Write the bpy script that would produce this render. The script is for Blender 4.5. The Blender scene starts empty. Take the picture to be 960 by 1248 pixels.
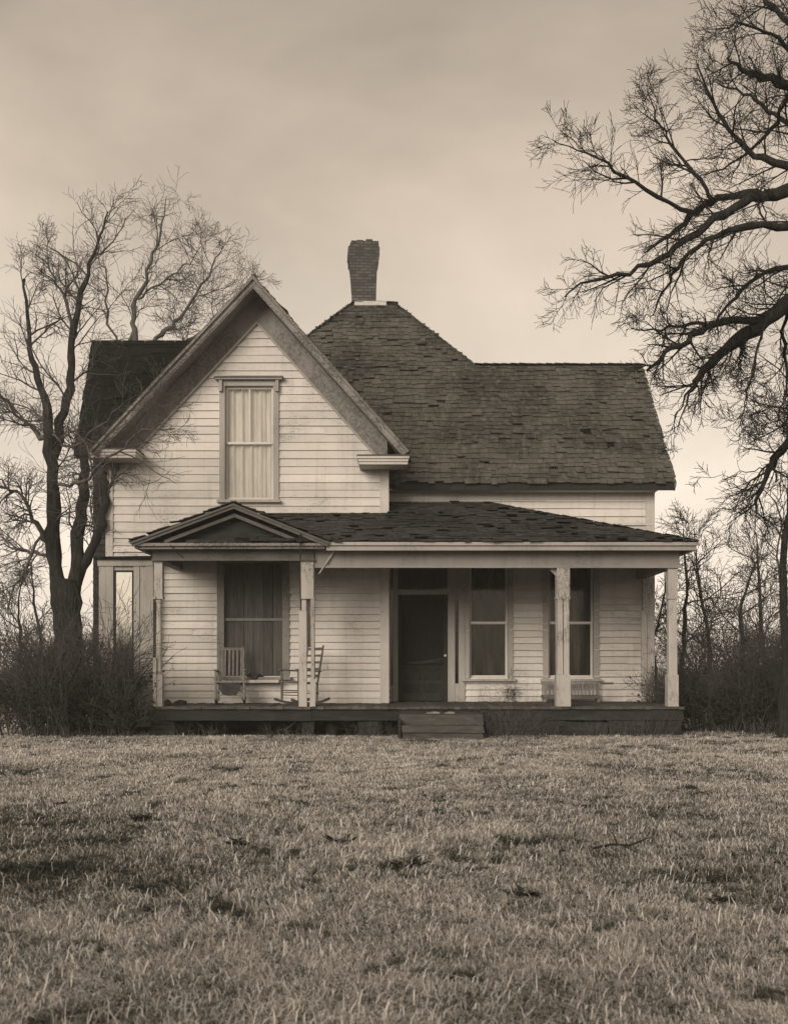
import bpy, math, random
import numpy as np
from mathutils import Vector, Matrix

F = 1320.0          # focal length in photo pixels
EYE = 1.3           # camera height
HOR = 812.0         # horizon row
def WX(px, Y): return (px - 480.0) * Y / F
def WZ(py, Y): return EYE - (py - HOR) * Y / F
def W(px, py, Y): return Vector((WX(px, Y), Y, WZ(py, Y)))

sc = bpy.context.scene
col = sc.collection
R = random.Random(7)
NR = np.random.default_rng(11)

# ------------------------------------------------------------------ materials
def new_mat(name):
    m = bpy.data.materials.new(name); m.use_nodes = True
    nt = m.node_tree
    return m, nt, nt.nodes['Principled BSDF']
def N(nt, t, **kw):
    n = nt.nodes.new(t)
    for k, v in kw.items(): setattr(n, k, v)
    return n
def mapped(nt, scale, coord='Object'):
    tc = N(nt, 'ShaderNodeTexCoord'); mp = N(nt, 'ShaderNodeMapping')
    mp.inputs['Scale'].default_value = scale
    nt.links.new(tc.outputs[coord], mp.inputs['Vector'])
    return mp.outputs['Vector']
def noise(nt, vec, scale, detail=5, rough=.55, dist=0):
    n = N(nt, 'ShaderNodeTexNoise')
    n.inputs['Scale'].default_value = scale; n.inputs['Detail'].default_value = detail
    n.inputs['Roughness'].default_value = rough; n.inputs['Distortion'].default_value = dist
    nt.links.new(vec, n.inputs['Vector'])
    return n.outputs['Fac']
def ramp(nt, fac, stops):
    r = N(nt, 'ShaderNodeValToRGB')
    while len(r.color_ramp.elements) < len(stops): r.color_ramp.elements.new(.5)
    for e, (p, c) in zip(r.color_ramp.elements, stops):
        e.position = p
        e.color = (c[0], c[1], c[2], 1) if not isinstance(c, (int, float)) else (c, c, c, 1)
    nt.links.new(fac, r.inputs['Fac'])
    return r.outputs['Color']
def mix(nt, fac, a, b, blend='MIX'):
    m = N(nt, 'ShaderNodeMix', data_type='RGBA', blend_type=blend)
    for sock, v in ((m.inputs[0], fac), (m.inputs[6], a), (m.inputs[7], b)):
        if hasattr(v, 'is_output'): nt.links.new(v, sock)
        elif isinstance(v, (int, float)): sock.default_value = v
        else: sock.default_value = (v[0], v[1], v[2], 1)
    return m.outputs[2]
def maprange(nt, v, a, b, c, d):
    m = N(nt, 'ShaderNodeMapRange')
    for i, x in enumerate((a, b, c, d)): m.inputs[i + 1].default_value = x
    nt.links.new(v, m.inputs[0])
    return m.outputs[0]
def bump(nt, bsdf, h, strength=.3, dist=.01):
    b = N(nt, 'ShaderNodeBump'); b.inputs['Strength'].default_value = strength; b.inputs['Distance'].default_value = dist
    nt.links.new(h, b.inputs['Height']); nt.links.new(b.outputs['Normal'], bsdf.inputs['Normal'])
def island(nt):
    return N(nt, 'ShaderNodeNewGeometry').outputs['Random Per Island']

def painted(name, paint, wood, dirt=.5, peel=.45, grain=(1.2, 1.2, 9), isl=.18):
    """old paint over weathered wood: broad stains, runs, flaked patches"""
    m, nt, b = new_mat(name)
    v = mapped(nt, (1, 1, 1)); vs = mapped(nt, (9, 9, .55)); vg = mapped(nt, grain)
    broad = noise(nt, v, .9, 5, .6)
    runs = noise(nt, vs, 1.0, 6, .65)
    fine = noise(nt, vg, 6, 8, .7)
    speck = noise(nt, v, 38, 6, .75)
    dark = tuple(c * .48 for c in paint)
    c = mix(nt, maprange(nt, broad, .42, .78, 0, dirt), paint, dark)
    c = mix(nt, maprange(nt, runs, .5, .8, 0, dirt), c, dark)
    c = mix(nt, maprange(nt, fine, .35, .75, 0, .22), c, dark)
    sm = N(nt, 'ShaderNodeMath', operation='ADD'); nt.links.new(fine, sm.inputs[0]); nt.links.new(speck, sm.inputs[1])
    sm2 = N(nt, 'ShaderNodeMath', operation='ADD'); nt.links.new(sm.outputs[0], sm2.inputs[0]); nt.links.new(broad, sm2.inputs[1])
    th = 1.98 - peel * .6
    pm = maprange(nt, sm2.outputs[0], th, th + .09, 0, 1)
    c = mix(nt, pm, c, wood)
    k = maprange(nt, island(nt), 0, 1, 1 - isl, 1.0)
    mm = N(nt, 'ShaderNodeVectorMath', operation='SCALE'); nt.links.new(c, mm.inputs[0]); nt.links.new(k, mm.inputs['Scale'])
    nt.links.new(mm.outputs[0], b.inputs['Base Color'])
    b.inputs['Roughness'].default_value = .75; b.inputs['Specular IOR Level'].default_value = .2
    bump(nt, b, sm.outputs[0], .5, .006)
    return m

def rough_mat(name, stops, scale=6, stretch=(1, 1, 1), rough=.9, bmp=.5, bd=.01, isl=0.0, detail=8, spec=.15):
    m, nt, b = new_mat(name)
    v = mapped(nt, stretch)
    n1 = noise(nt, v, scale, detail, .65)
    c = ramp(nt, n1, stops)
    if isl:
        k = maprange(nt, island(nt), 0, 1, 1 - isl, 1 + isl)
        mm = N(nt, 'ShaderNodeVectorMath', operation='SCALE'); nt.links.new(c, mm.inputs[0]); nt.links.new(k, mm.inputs['Scale'])
        c = mm.outputs[0]
    nt.links.new(c, b.inputs['Base Color'])
    b.inputs['Roughness'].default_value = rough; b.inputs['Specular IOR Level'].default_value = spec
    bump(nt, b, noise(nt, v, scale * 3, 6, .7), bmp, bd)
    return m

def T(v):                                    # greys: warm when pale, slightly green when dark
    k = min(max((v - .015) / .09, 0), 1)
    return (v * (.91 + .09 * k), v * (.98 - .02 * k), v * (.92 - .02 * k))
M = {}
M['siding'] = painted('siding_paint', T(.72), T(.22), .48, .46, (1.0, 1.0, 9), .17)
M['siding_low'] = painted('siding_paint_worn', T(.72), T(.26), .5, .50, (1.0, 1.0, 9), .2)
M['trim'] = painted('trim_paint', T(.60), T(.24), .5, .5, (5, 5, 1.2), .12)
M['casing'] = painted('casing_paint', T(.40), T(.20), .5, .5, (6, 6, 1.2), .12)
M['white_trim'] = painted('sash_paint', T(.70), T(.28), .35, .4, (6, 6, 1.2), .1)
M['rake'] = painted('rake_paint', T(.27), T(.10), .65, .8, (4, 4, 4), .15)
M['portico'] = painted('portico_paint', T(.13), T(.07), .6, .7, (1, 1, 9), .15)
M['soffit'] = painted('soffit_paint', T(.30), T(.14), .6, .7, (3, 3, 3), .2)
M['grey_trim'] = painted('grey_trim', T(.25), T(.13), .55, .6, (3, 3, 3), .2)
M['beam'] = painted('beam_paint', T(.27), T(.15), .5, .5, (1, 1, 9), .12)
M['post'] = painted('post_paint', T(.46), T(.16), .5, .62, (7, 7, .9), .15)
M['wood'] = rough_mat('weathered_wood', [(.3, T(.05)), (.55, T(.09)), (.75, T(.16))], 3, (1, 6, 6), isl=.2)
M['plank'] = rough_mat('bare_plank', [(.3, T(.045)), (.55, T(.08)), (.8, T(.135))], 3, (8, 8, .7), isl=.22)
M['darkwood'] = rough_mat('dark_wood', [(.3, T(.018)), (.7, T(.040))], 4, (6, 6, 1), isl=.25)
M['chairwood'] = rough_mat('chair_wood', [(.3, T(.12)), (.6, T(.24)), (.8, T(.36))], 5, (4, 4, 1.5), isl=.15)
M['chairdark'] = rough_mat('chair_wood_dark', [(.3, T(.07)), (.6, T(.14)), (.8, T(.24))], 5, (4, 4, 1.5), isl=.2)
M['wing'] = rough_mat('unpainted_siding_shade_toned', [(.3, T(.03)), (.6, T(.065)), (.8, T(.1))], 3, (1, 1, 6), isl=.25)  # bare wing boards, colour darkened to carry the shade under the trees
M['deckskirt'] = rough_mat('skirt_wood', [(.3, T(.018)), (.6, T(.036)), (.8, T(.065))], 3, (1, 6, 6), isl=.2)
M['steps'] = rough_mat('step_wood', [(.3, T(.045)), (.6, T(.085)), (.8, T(.16))], 4, (1, 5, 5), isl=.15)
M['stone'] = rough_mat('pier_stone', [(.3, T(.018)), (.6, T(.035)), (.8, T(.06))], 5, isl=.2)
M['cloth'] = rough_mat('curtain_cloth', [(.3, (.50, .485, .45)), (.55, (.64, .62, .58)), (.8, (.72, .70, .66))], 2, (6, 6, .4), bmp=.2)
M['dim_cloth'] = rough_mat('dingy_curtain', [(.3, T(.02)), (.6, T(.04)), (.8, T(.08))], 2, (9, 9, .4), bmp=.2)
M['rag'] = rough_mat('dark_rag', [(.3, T(.03)), (.7, T(.07))], 8)
M['paper'] = rough_mat('pale_scrap', [(.3, T(.12)), (.7, T(.3))], 8)
M['screen'] = rough_mat('door_screen', [(.3, T(.010)), (.6, T(.018)), (.8, T(.03))], 6, (3, 3, 1), bmp=.1)
M['drystem'] = rough_mat('weed_stem', [(.3, T(.05)), (.7, T(.16))], 8)
M['vine'] = rough_mat('dry_stem', [(.3, T(.12)), (.7, T(.3))], 8)
M['bark'] = rough_mat('bark', [(.3, T(.02)), (.55, T(.045)), (.8, T(.11))], 7, (3, 3, .5), bmp=1, bd=.06)
M['bark_pale'] = rough_mat('bark_greyer', [(.3, T(.05)), (.55, T(.10)), (.8, T(.17))], 5, (3, 3, .6), bmp=.9, bd=.03)
M['twig_pale'] = rough_mat('pale_twig_bark', [(.3, T(.055)), (.7, T(.13))], 9)
M['twig'] = rough_mat('twig_bark', [(.3, T(.045)), (.7, T(.10))], 9)
M['metal'] = rough_mat('dull_metal', [(.3, T(.35)), (.7, T(.6))], 6, (1, 5, 5), rough=.5, bmp=.1, spec=.5)

# shingles
def shingle_mat(name, a, b_, c_):
    m, nt, b = new_mat(name)
    v = mapped(nt, (1, 1, 1)); vs = mapped(nt, (3.5, 3.5, .5))
    n1 = noise(nt, v, .8, 5, .6); n2 = noise(nt, vs, 2.5, 6, .65); n3 = noise(nt, v, 45, 4, .7)
    base = ramp(nt, island(nt), [(0, tuple(x * .55 + y * .45 for x, y in zip(a, b_))), (.5, b_), (1, tuple(x * .6 + y * .4 for x, y in zip(b_, c_)))])
    c = mix(nt, maprange(nt, n1, .42, .62, 0, .75), base, tuple(x * .5 for x in a))
    c = mix(nt, maprange(nt, n2, .50, .72, 0, .75), c, tuple(x * 1.3 for x in c_))
    c = mix(nt, maprange(nt, n3, .4, .7, 0, .5), c, tuple(x * .45 for x in a))
    nt.links.new(c, b.inputs['Base Color'])
    b.inputs['Roughness'].default_value = .95; b.inputs['Specular IOR Level'].default_value = .1
    bump(nt, b, n3, .6, .008)
    return m
M['shingle'] = shingle_mat('worn_shingles', (.066, .067, .058), (.098, .098, .085), T(.15))
M['shingle_dark'] = shingle_mat('dark_shingles', T(.010), T(.016), T(.026))  # much darker shingle tone for the rear wing, bay and roof decks
M['shingle_porch'] = shingle_mat('porch_shingles', T(.042), T(.06), T(.09))
M['ash_brick'] = None

def brick_mat():
    m, nt, b = new_mat('old_brick')
    v = mapped(nt, (1, 1, 1))
    sx = N(nt, 'ShaderNodeSeparateXYZ'); nt.links.new(v, sx.inputs[0])
    ad = N(nt, 'ShaderNodeMath', operation='ADD'); nt.links.new(sx.outputs[0], ad.inputs[0]); nt.links.new(sx.outputs[1], ad.inputs[1])
    cb = N(nt, 'ShaderNodeCombineXYZ'); nt.links.new(ad.outputs[0], cb.inputs[0]); nt.links.new(sx.outputs[2], cb.inputs[1])
    br = N(nt, 'ShaderNodeTexBrick'); nt.links.new(cb.outputs[0], br.inputs['Vector'])
    br.inputs['Scale'].default_value = 1; br.inputs['Brick Width'].default_value = .21; br.inputs['Row Height'].default_value = .075
    br.inputs['Mortar Size'].default_value = .013; br.inputs['Bias'].default_value = 0
    br.inputs['Color1'].default_value = (*T(.05), 1); br.inputs['Color2'].default_value = (*T(.125), 1); br.inputs['Mortar'].default_value = (*T(.035), 1)
    n1 = noise(nt, v, 3, 6, .65)
    c = mix(nt, maprange(nt, n1, .4, .7, 0, .6), br.outputs['Color'], T(.05))
    nt.links.new(c, b.inputs['Base Color']); b.inputs['Roughness'].default_value = .95
    bump(nt, b, br.outputs['Fac'], -.6, .012)
    return m
M['brick'] = brick_mat()

def glass_mat(name, tint, refl):
    m, nt, b = new_mat(name)
    out = nt.nodes['Material Output']; nt.nodes.remove(b)
    tr = N(nt, 'ShaderNodeBsdfTransparent'); tr.inputs[0].default_value = (*tint, 1)
    gl = N(nt, 'ShaderNodeBsdfGlossy'); gl.inputs['Roughness'].default_value = .06; gl.inputs[0].default_value = (.9, .88, .82, 1)
    df = N(nt, 'ShaderNodeBsdfDiffuse'); df.inputs[0].default_value = (*T(.35), 1)
    v = mapped(nt, (4, 4, .8)); n = noise(nt, v, 2, 6, .7)
    mx = N(nt, 'ShaderNodeMixShader'); mx.inputs[0].default_value = refl
    nt.links.new(tr.outputs[0], mx.inputs[1]); nt.links.new(gl.outputs[0], mx.inputs[2])
    m2 = N(nt, 'ShaderNodeMixShader'); nt.links.new(maprange(nt, n, .45, .8, .01, .16), m2.inputs[0])
    nt.links.new(mx.outputs[0], m2.inputs[1]); nt.links.new(df.outputs[0], m2.inputs[2])
    bp = N(nt, 'ShaderNodeBump'); bp.inputs['Strength'].default_value = .08; bp.inputs['Distance'].default_value = .02
    nt.links.new(noise(nt, mapped(nt, (1, 1, 1)), 4, 2), bp.inputs['Height']); nt.links.new(bp.outputs[0], gl.inputs['Normal'])
    nt.links.new(m2.outputs[0], out.inputs['Surface'])
    return m
M['glass'] = glass_mat('window_glass', (.97, .97, .96), .05)
M['glass_dull'] = glass_mat('dusty_glass', (.8, .8, .76), .025)
M['glass_mirror'] = glass_mat('sky_reflecting_glass', (.6, .58, .52), .55)

def attr_mat(name, stops, rough=.8, trans=.0):
    m, nt, b = new_mat(name)
    a = N(nt, 'ShaderNodeAttribute', attribute_name='tone')
    c = ramp(nt, a.outputs['Fac'], stops)
    nt.links.new(c, b.inputs['Base Color']); b.inputs['Roughness'].default_value = rough
    b.inputs['Specular IOR Level'].default_value = .15
    if trans:
        out = nt.nodes['Material Output']
        tl = N(nt, 'ShaderNodeBsdfTranslucent'); nt.links.new(c, tl.inputs[0])
        mx = N(nt, 'ShaderNodeMixShader'); mx.inputs[0].default_value = trans
        nt.links.new(b.outputs[0], mx.inputs[1]); nt.links.new(tl.outputs[0], mx.inputs[2])
        nt.links.new(mx.outputs[0], out.inputs['Surface'])
    return m
M['grass'] = attr_mat('winter_grass', [(0, (.030, .036, .028)), (.25, (.10, .105, .085)), (.55, T(.50)), (1, T(.74))], .8, .25)
M['leaf'] = attr_mat('dark_leaf', [(0, (.012, .013, .010)), (.6, (.035, .035, .027)), (1, T(.075))], .7, .2)

def ground_mat():
    m, nt, b = new_mat('lawn_soil')
    v = mapped(nt, (1, 1, 1))
    n1 = noise(nt, v, .35, 6, .65); n2 = noise(nt, v, 18, 6, .7)
    c = ramp(nt, n1, [(.35, T(.06)), (.5, T(.11)), (.68, T(.17))])
    c = mix(nt, maprange(nt, n2, .4, .65, 0, .7), c, T(.05))
    nt.links.new(c, b.inputs['Base Color']); b.inputs['Roughness'].default_value = 1
    b.inputs['Specular IOR Level'].default_value = .05
    bump(nt, b, n2, .8, .05)
    return m
M['ground'] = ground_mat()

# ------------------------------------------------------------------ mesh helpers
def tag(o, label=None, cat=None, group=None, kind=None):
    if label: o['label'] = label
    if cat: o['category'] = cat
    if group: o['group'] = group
    if kind: o['kind'] = kind
    return o
def empty(name, loc, label, cat, group=None, rz=0):
    o = bpy.data.objects.new(name, None); col.objects.link(o)
    o.location = loc; o.rotation_euler = (0, 0, rz); o.empty_display_size = .3
    return tag(o, label, cat, group)
def origin_of(o):
    p = Vector((0, 0, 0))
    while o is not None:
        p += o.location; o = o.parent
    return p
class MB:
    def __init__(s): s.v = []; s.f = []
    def add(s, vs, fs):
        k = len(s.v); s.v += [tuple(p) for p in vs]; s.f += [tuple(i + k for i in f) for f in fs]; return s
    def hexa(s, p):          # 8 points: bottom ring 0-3, top ring 4-7
        return s.add(p, [(3, 2, 1, 0), (4, 5, 6, 7), (0, 1, 5, 4), (1, 2, 6, 5), (2, 3, 7, 6), (3, 0, 4, 7)])
    def box(s, x0, x1, y0, y1, z0, z1, j=0):
        p = [(x0, y0, z0), (x1, y0, z0), (x1, y1, z0), (x0, y1, z0), (x0, y0, z1), (x1, y0, z1), (x1, y1, z1), (x0, y1, z1)]
        if j: p = [tuple(c + R.uniform(-j, j) for c in q) for q in p]
        return s.hexa(p)
    def bar(s, a, b, side, up, w, h):     # prism from a to b, width w along side, height h along up (centred)
        a, b = Vector(a), Vector(b); side = Vector(side).normalized() * w / 2; up = Vector(up).normalized() * h / 2
        return s.hexa([a - side - up, b - side - up, b + side - up, a + side - up, a - side + up, b - side + up, b + side + up, a + side + up])
    def slab(s, pts, n, t):  # polygon extruded by t along -n
        pts = [Vector(p) for p in pts]; n = Vector(n).normalized(); k = len(pts)
        return s.add(pts + [p - n * t for p in pts], [tuple(range(k)), tuple(range(2 * k - 1, k - 1, -1))] +
                     [(i, i + k, (i + 1) % k + k, (i + 1) % k) for i in range(k)])
    def tube(s, pts, rad, sides=6):
        V, Fc = tube_arrays([(np.array([tuple(p) for p in pts], float), np.array(rad if hasattr(rad, '__len__') else [rad] * len(pts), float))], lambda r: sides)
        return s.add(V.tolist(), [tuple(f) for f in Fc.tolist()])
    def lathe(s, cx, cy, prof, sides=10):
        k = len(s.v)
        for r, z in prof:
            for i in range(sides):
                a = 2 * math.pi * i / sides; s.v.append((cx + r * math.cos(a), cy + r * math.sin(a), z))
        for j in range(len(prof) - 1):
            for i in range(sides):
                i2 = (i + 1) % sides; s.f.append((k + j * sides + i, k + j * sides + i2, k + (j + 1) * sides + i2, k + (j + 1) * sides + i))
        s.f.append(tuple(k + (len(prof) - 1) * sides + i for i in range(sides)))
        s.f.append(tuple(k + i for i in reversed(range(sides))))
        return s
    def build(s, name, mat, parent=None, local=False, loc=None):
        me = bpy.data.meshes.new(name)
        o = bpy.data.objects.new(name, me); col.objects.link(o)
        org = Vector((0, 0, 0))
        if parent is not None:
            o.parent = parent
            if not local: org = origin_of(parent)
        elif loc is not None:
            o.location = loc
            if not local: org = Vector(loc)
        me.from_pydata([(v[0] - org.x, v[1] - org.y, v[2] - org.z) for v in s.v], [], s.f)
        me.materials.append(M[mat] if isinstance(mat, str) else mat)
        me.update()
        return o

def tube_arrays(paths, sides_fn):
    Vs, Fs, k = [], [], 0
    for pts, rad in paths:
        n = len(pts)
        if n < 2: continue
        sd = sides_fn(rad[0])
        t = np.gradient(pts, axis=0); t /= np.linalg.norm(t, axis=1)[:, None] + 1e-9
        ref = np.array([0., 0, 1]) if abs(t[0, 2]) < .8 else np.array([1., 0, 0])
        a = np.cross(t, ref); a /= np.linalg.norm(a, axis=1)[:, None] + 1e-9
        b = np.cross(t, a)
        ang = np.arange(sd) * 2 * math.pi / sd
        ring = pts[:, None, :] + rad[:, None, None] * (np.cos(ang)[None, :, None] * a[:, None, :] + np.sin(ang)[None, :, None] * b[:, None, :])
        Vs.append(ring.reshape(-1, 3))
        i = np.arange(n - 1)[:, None] * sd; j = np.arange(sd)[None, :]; j2 = (j + 1) % sd
        q = np.stack([k + i + j, k + i + j2, k + i + sd + j2, k + i + sd + j], -1).reshape(-1, 4)
        Fs.append(q); k += n * sd
    if not Vs: return np.zeros((0, 3)), np.zeros((0, 4), int)
    return np.concatenate(Vs), np.concatenate(Fs)
def quad_mesh(name, V, Q, mat, parent=None, tone=None, smooth=False, tri=None):
    me = bpy.data.meshes.new(name)
    nq = len(Q); nt_ = 0 if tri is None else len(tri)
    me.vertices.add(len(V)); me.vertices.foreach_set('co', np.ascontiguousarray(V, np.float32).ravel())
    me.loops.add(nq * 4 + nt_ * 3)
    li = Q.ravel() if tri is None else np.concatenate([Q.ravel(), tri.ravel()])
    me.loops.foreach_set('vertex_index', li.astype(np.int32))
    me.polygons.add(nq + nt_)
    st = np.arange(nq) * 4
    if nt_: st = np.concatenate([st, nq * 4 + np.arange(nt_) * 3])
    me.polygons.foreach_set('loop_start', st.astype(np.int32))
    if tone is not None:
        at = me.attributes.new('tone', 'FLOAT', 'POINT'); at.data.foreach_set('value', np.ascontiguousarray(tone, np.float32))
    me.update(calc_edges=True); me.validate()
    if smooth: me.polygons.foreach_set('use_smooth', np.ones(nq + nt_, bool))
    me.materials.append(M[mat])
    o = bpy.data.objects.new(name, me); col.objects.link(o)
    if parent is not None: o.parent = parent
    return o

# ------------------------------------------------------------------ world, sun, camera
SUN_EL, SUN_AZ = math.radians(20.5), math.radians(209)     # azimuth: 180 = behind the camera, >180 = from the left
w = bpy.data.worlds.new('World'); sc.world = w; w.use_nodes = True
nt = w.node_tree; bg = nt.nodes['Background']
sky = N(nt, 'ShaderNodeTexSky', sky_type='NISHITA'); sky.sun_disc = False
sky.sun_elevation = SUN_EL; sky.sun_rotation = SUN_AZ
sky.dust_density = 2; sky.air_density = 1.0; sky.ozone_density = 1
bw = N(nt, 'ShaderNodeRGBToBW'); nt.links.new(sky.outputs[0], bw.inputs[0])
tcw = N(nt, 'ShaderNodeTexCoord'); mpw = N(nt, 'ShaderNodeMapping'); mpw.inputs['Scale'].default_value = (1, 1, 2.2)
nt.links.new(tcw.outputs['Generated'], mpw.inputs['Vector'])
cl = noise(nt, mpw.outputs[0], 1.7, 7, .55, .4)
sxw = N(nt, 'ShaderNodeSeparateXYZ'); nt.links.new(tcw.outputs['Generated'], sxw.inputs[0])
thin = ramp(nt, sxw.outputs[2], [(0, (10.4, 11.0, 11.7)), (.16, (10.0, 10.5, 11.0)), (.28, (8.2, 8.5, 8.7)), (.40, (6.4, 6.4, 6.4)), (.53, 4.0), (1, 4.8)])     # cloud deck: thin and bright low down, thicker overhead
patch = maprange(nt, cl, .36, .66, 1.16, .74)
deck = N(nt, 'ShaderNodeVectorMath', operation='SCALE'); nt.links.new(thin, deck.inputs[0]); nt.links.new(patch, deck.inputs['Scale'])
lum = mix(nt, .82, bw.outputs[0], deck.outputs[0])
tint = mix(nt, 1.0, (1.0, .832, .668), lum, 'MULTIPLY')
sca = N(nt, 'ShaderNodeVectorMath', operation='SCALE'); nt.links.new(tint, sca.inputs[0]); sca.inputs['Scale'].default_value = 1
nt.links.new(sca.outputs[0], bg.inputs['Color']); bg.inputs['Strength'].default_value = .07

sl = bpy.data.lights.new('sun', 'SUN'); sl.energy = 1.5; sl.angle = math.radians(28); sl.color = (1, .875, .745)
so = bpy.data.objects.new('sun', sl); col.objects.link(so)
sd_ = Vector((math.sin(SUN_AZ) * math.cos(SUN_EL), math.cos(SUN_AZ) * math.cos(SUN_EL), math.sin(SUN_EL)))
so.rotation_euler = sd_.to_track_quat('Z', 'Y').to_euler(); so.location = sd_ * 60

cd = bpy.data.cameras.new('camera'); cam = bpy.data.objects.new('camera', cd); col.objects.link(cam)
cam.location = (0, 0, EYE); cam.rotation_euler = (math.radians(90), 0, 0)
cd.sensor_fit = 'VERTICAL'; cd.sensor_height = 36; cd.lens = F / 1248 * 36
cd.shift_y = (HOR - 624) / 1248; cd.clip_end = 2000; cd.clip_start = .05
cd.dof.use_dof = True; cd.dof.focus_distance = 21; cd.dof.aperture_fstop = 4.5
sc.camera = cam
vs = sc.view_settings; vs.view_transform = 'Standard'; vs.look = 'None'; vs.gamma = 1; vs.exposure = .84; vs.use_curve_mapping = False
sc.cycles.max_bounces = 6; sc.cycles.transparent_max_bounces = 12; sc.cycles.use_denoising = True

# ------------------------------------------------------------------ house
YP, YG, YR = 20.0, 21.8, 22.75
house = empty('farmhouse', (0, 22.5, 0), 'abandoned two storey clapboard farmhouse with front gable, brick chimney and sagging porch', 'house')
FL = .56                                  # porch floor height

def siding(mb, back, Y, z0, z1, e, xr, openings, lip=.030, rj=R):
    """clapboards on the plane y=Y facing -y; xr(z) gives the row's extent, openings = (x0,x1,z0,z1)"""
    z = z0
    while z < z1 - .01:
        zt = min(z + e, z1)
        cuts = sorted({z, zt} | {q for o in openings for q in (o[2], o[3]) if z < q < zt})
        sag = rj.uniform(-.007, .007); lp = lip + rj.uniform(-.006, .008)
        jx = rj.uniform(0, 4.5)
        for za, zb in zip(cuts[:-1], cuts[1:]):
            a, b = xr((za + zb) / 2)
            iv = [(a, b)]
            for o in openings:
                if o[2] < (za + zb) / 2 < o[3]:
                    nv = []
                    for p, q in iv:
                        if o[1] <= p or o[0] >= q: nv.append((p, q)); continue
                        if o[0] > p: nv.append((p, o[0]))
                        if o[1] < q: nv.append((o[1], q))
                    iv = nv
            for p, q in iv:
                if q - p < .02: continue
                back.box(p, q, Y, Y + .1, za, zb)
                xs = [p]; x = p + jx
                while x < q - .4:
                    if x > p + .4: xs.append(x)
                    x += rj.uniform(2.2, 4.6)
                xs.append(q)
                for c, d in zip(xs[:-1], xs[1:]):
                    c += .0015; d -= .0015
                    yb = Y - .006 - lp * (1 - (za - z) / e); yt = Y - .006 - lp * (1 - (zb - z) / e) * 1.0
                    s0 = sag + rj.uniform(-.006, .006); s1 = sag + rj.uniform(-.006, .006)
                    w0 = rj.uniform(-.003, .006); w1 = rj.uniform(-.003, .006)
                    bz = za - (.004 if za == z else 0)
                    mb.add([(c, yb - w0, bz + s0), (d, yb - w1, bz + s1), (d, yt, zb), (c, yt, zb), (c, Y, bz + s0), (d, Y, bz + s1)],
                           [(0, 1, 2, 3), (4, 5, 1, 0), (0, 3, 4), (1, 5, 2)])
        z = zt

def shingles(mb, O, u, v, n, poly, exposure=.19, rng=R, wmin=.14, wmax=.34, miss=.012, lift=.014, thick=.012):
    """rows of separate shingles on the plane O + a u + b v inside the convex polygon poly (a,b)"""
    O = Vector(O); u = Vector(u).normalized(); v = Vector(v).normalized(); n = Vector(n).normalized()
    bmin = min(p[1] for p in poly); bmax = max(p[1] for p in poly)
    b = bmin
    while b < bmax - .02:
        e = exposure * rng.uniform(.9, 1.1)
        bm = b + min(e, bmax - b) * .5
        xs = []
        for (a0, b0), (a1, b1) in zip(poly, poly[1:] + poly[:1]):
            if (b0 - bm) * (b1 - bm) < 0: xs.append(a0 + (a1 - a0) * (bm - b0) / (b1 - b0))
        if len(xs) < 2: b += e; continue
        a, a_end = min(xs), max(xs)
        a -= rng.uniform(0, .03); a_end += rng.uniform(0, .03)
        wav = rng.uniform(0, 6); 
        while a < a_end - .02:
            wd = min(rng.uniform(wmin, wmax), a_end - a)
            if rng.random() > miss:
                dv = rng.gauss(0, .020) + .022 * math.sin(a * 1.3 + wav); rot = rng.gauss(0, .02)
                if rng.random() < .05: dv -= rng.uniform(.02, .07); rot += rng.gauss(0, .12)
                up = lift * rng.uniform(.6, 1.7) + (rng.uniform(.01, .045) if rng.random() < .09 else 0)
                L = e * 1.45
                if b + dv + L > bmax + .05: L = max(bmax + .05 - b - dv, .05)
                def P(da, db, dn): return O + u * (a + da) + v * (b + dv + db + rot * (da - wd / 2)) + n * dn
                g = .004
                j0, j1 = rng.uniform(-.006, .006), rng.uniform(-.006, .006)
                mb.hexa([P(g, j0, up), P(wd - g, j1, up + rng.uniform(-.004, .006)), P(wd - g, L, .003), P(g, L, .003),
                         P(g, j0, up + thick), P(wd - g, j1, up + thick), P(wd - g, L, .003 + thick * .6), P(g, L, .003 + thick * .6)])
            a += wd
        b += e

gL, gR = WX(131, YG), WX(472, YG)
def mitred(mb, ex, ez, px_, pz, k0, k1, y0, y1, low=0.0):
    """one sloping board of a gable, between the distances k0 and k1 below the roof line, cut plumb at the peak"""
    s = -1 if ex < px_ else 1; run = abs(px_ - ex); rise = pz - ez; L = math.hypot(run, rise)
    nx, nz = s * rise / L, run / L; dx, dz = s * run / L, -rise / L
    def lo(k): return (ex - nx * k + dx * low, ez - nz * k + dz * low)
    def hi(k): return (px_ + s * .001, pz - k * L / run)
    a, b, c, d = lo(k1), hi(k1), hi(k0), lo(k0)
    P = [(a[0], y0, a[1]), (b[0], y0, b[1]), (b[0], y1, b[1]), (a[0], y1, a[1]), (d[0], y0, d[1]), (c[0], y0, c[1]), (c[0], y1, c[1]), (d[0], y1, d[1])]
    if s > 0: P = [P[i] for i in (1, 0, 3, 2, 5, 4, 7, 6)]
    mb.hexa(P)
YO = YG - .65
ePx = [WX(112, YO), WX(497, YO)]; pkX = WX(309, YO); pkZ = WZ(338, YO); evZ = WZ(549, YO)
RT = .10                                   # roof slab thickness (vertical-ish)
def gable_under(x):                        # underside of the gable roof
    if x < pkX: return evZ + (pkZ - evZ) * (x - ePx[0]) / (pkX - ePx[0]) - RT * 1.4
    return evZ + (pkZ - evZ) * (ePx[1] - x) / (ePx[1] - pkX) - RT * 1.4
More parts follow.
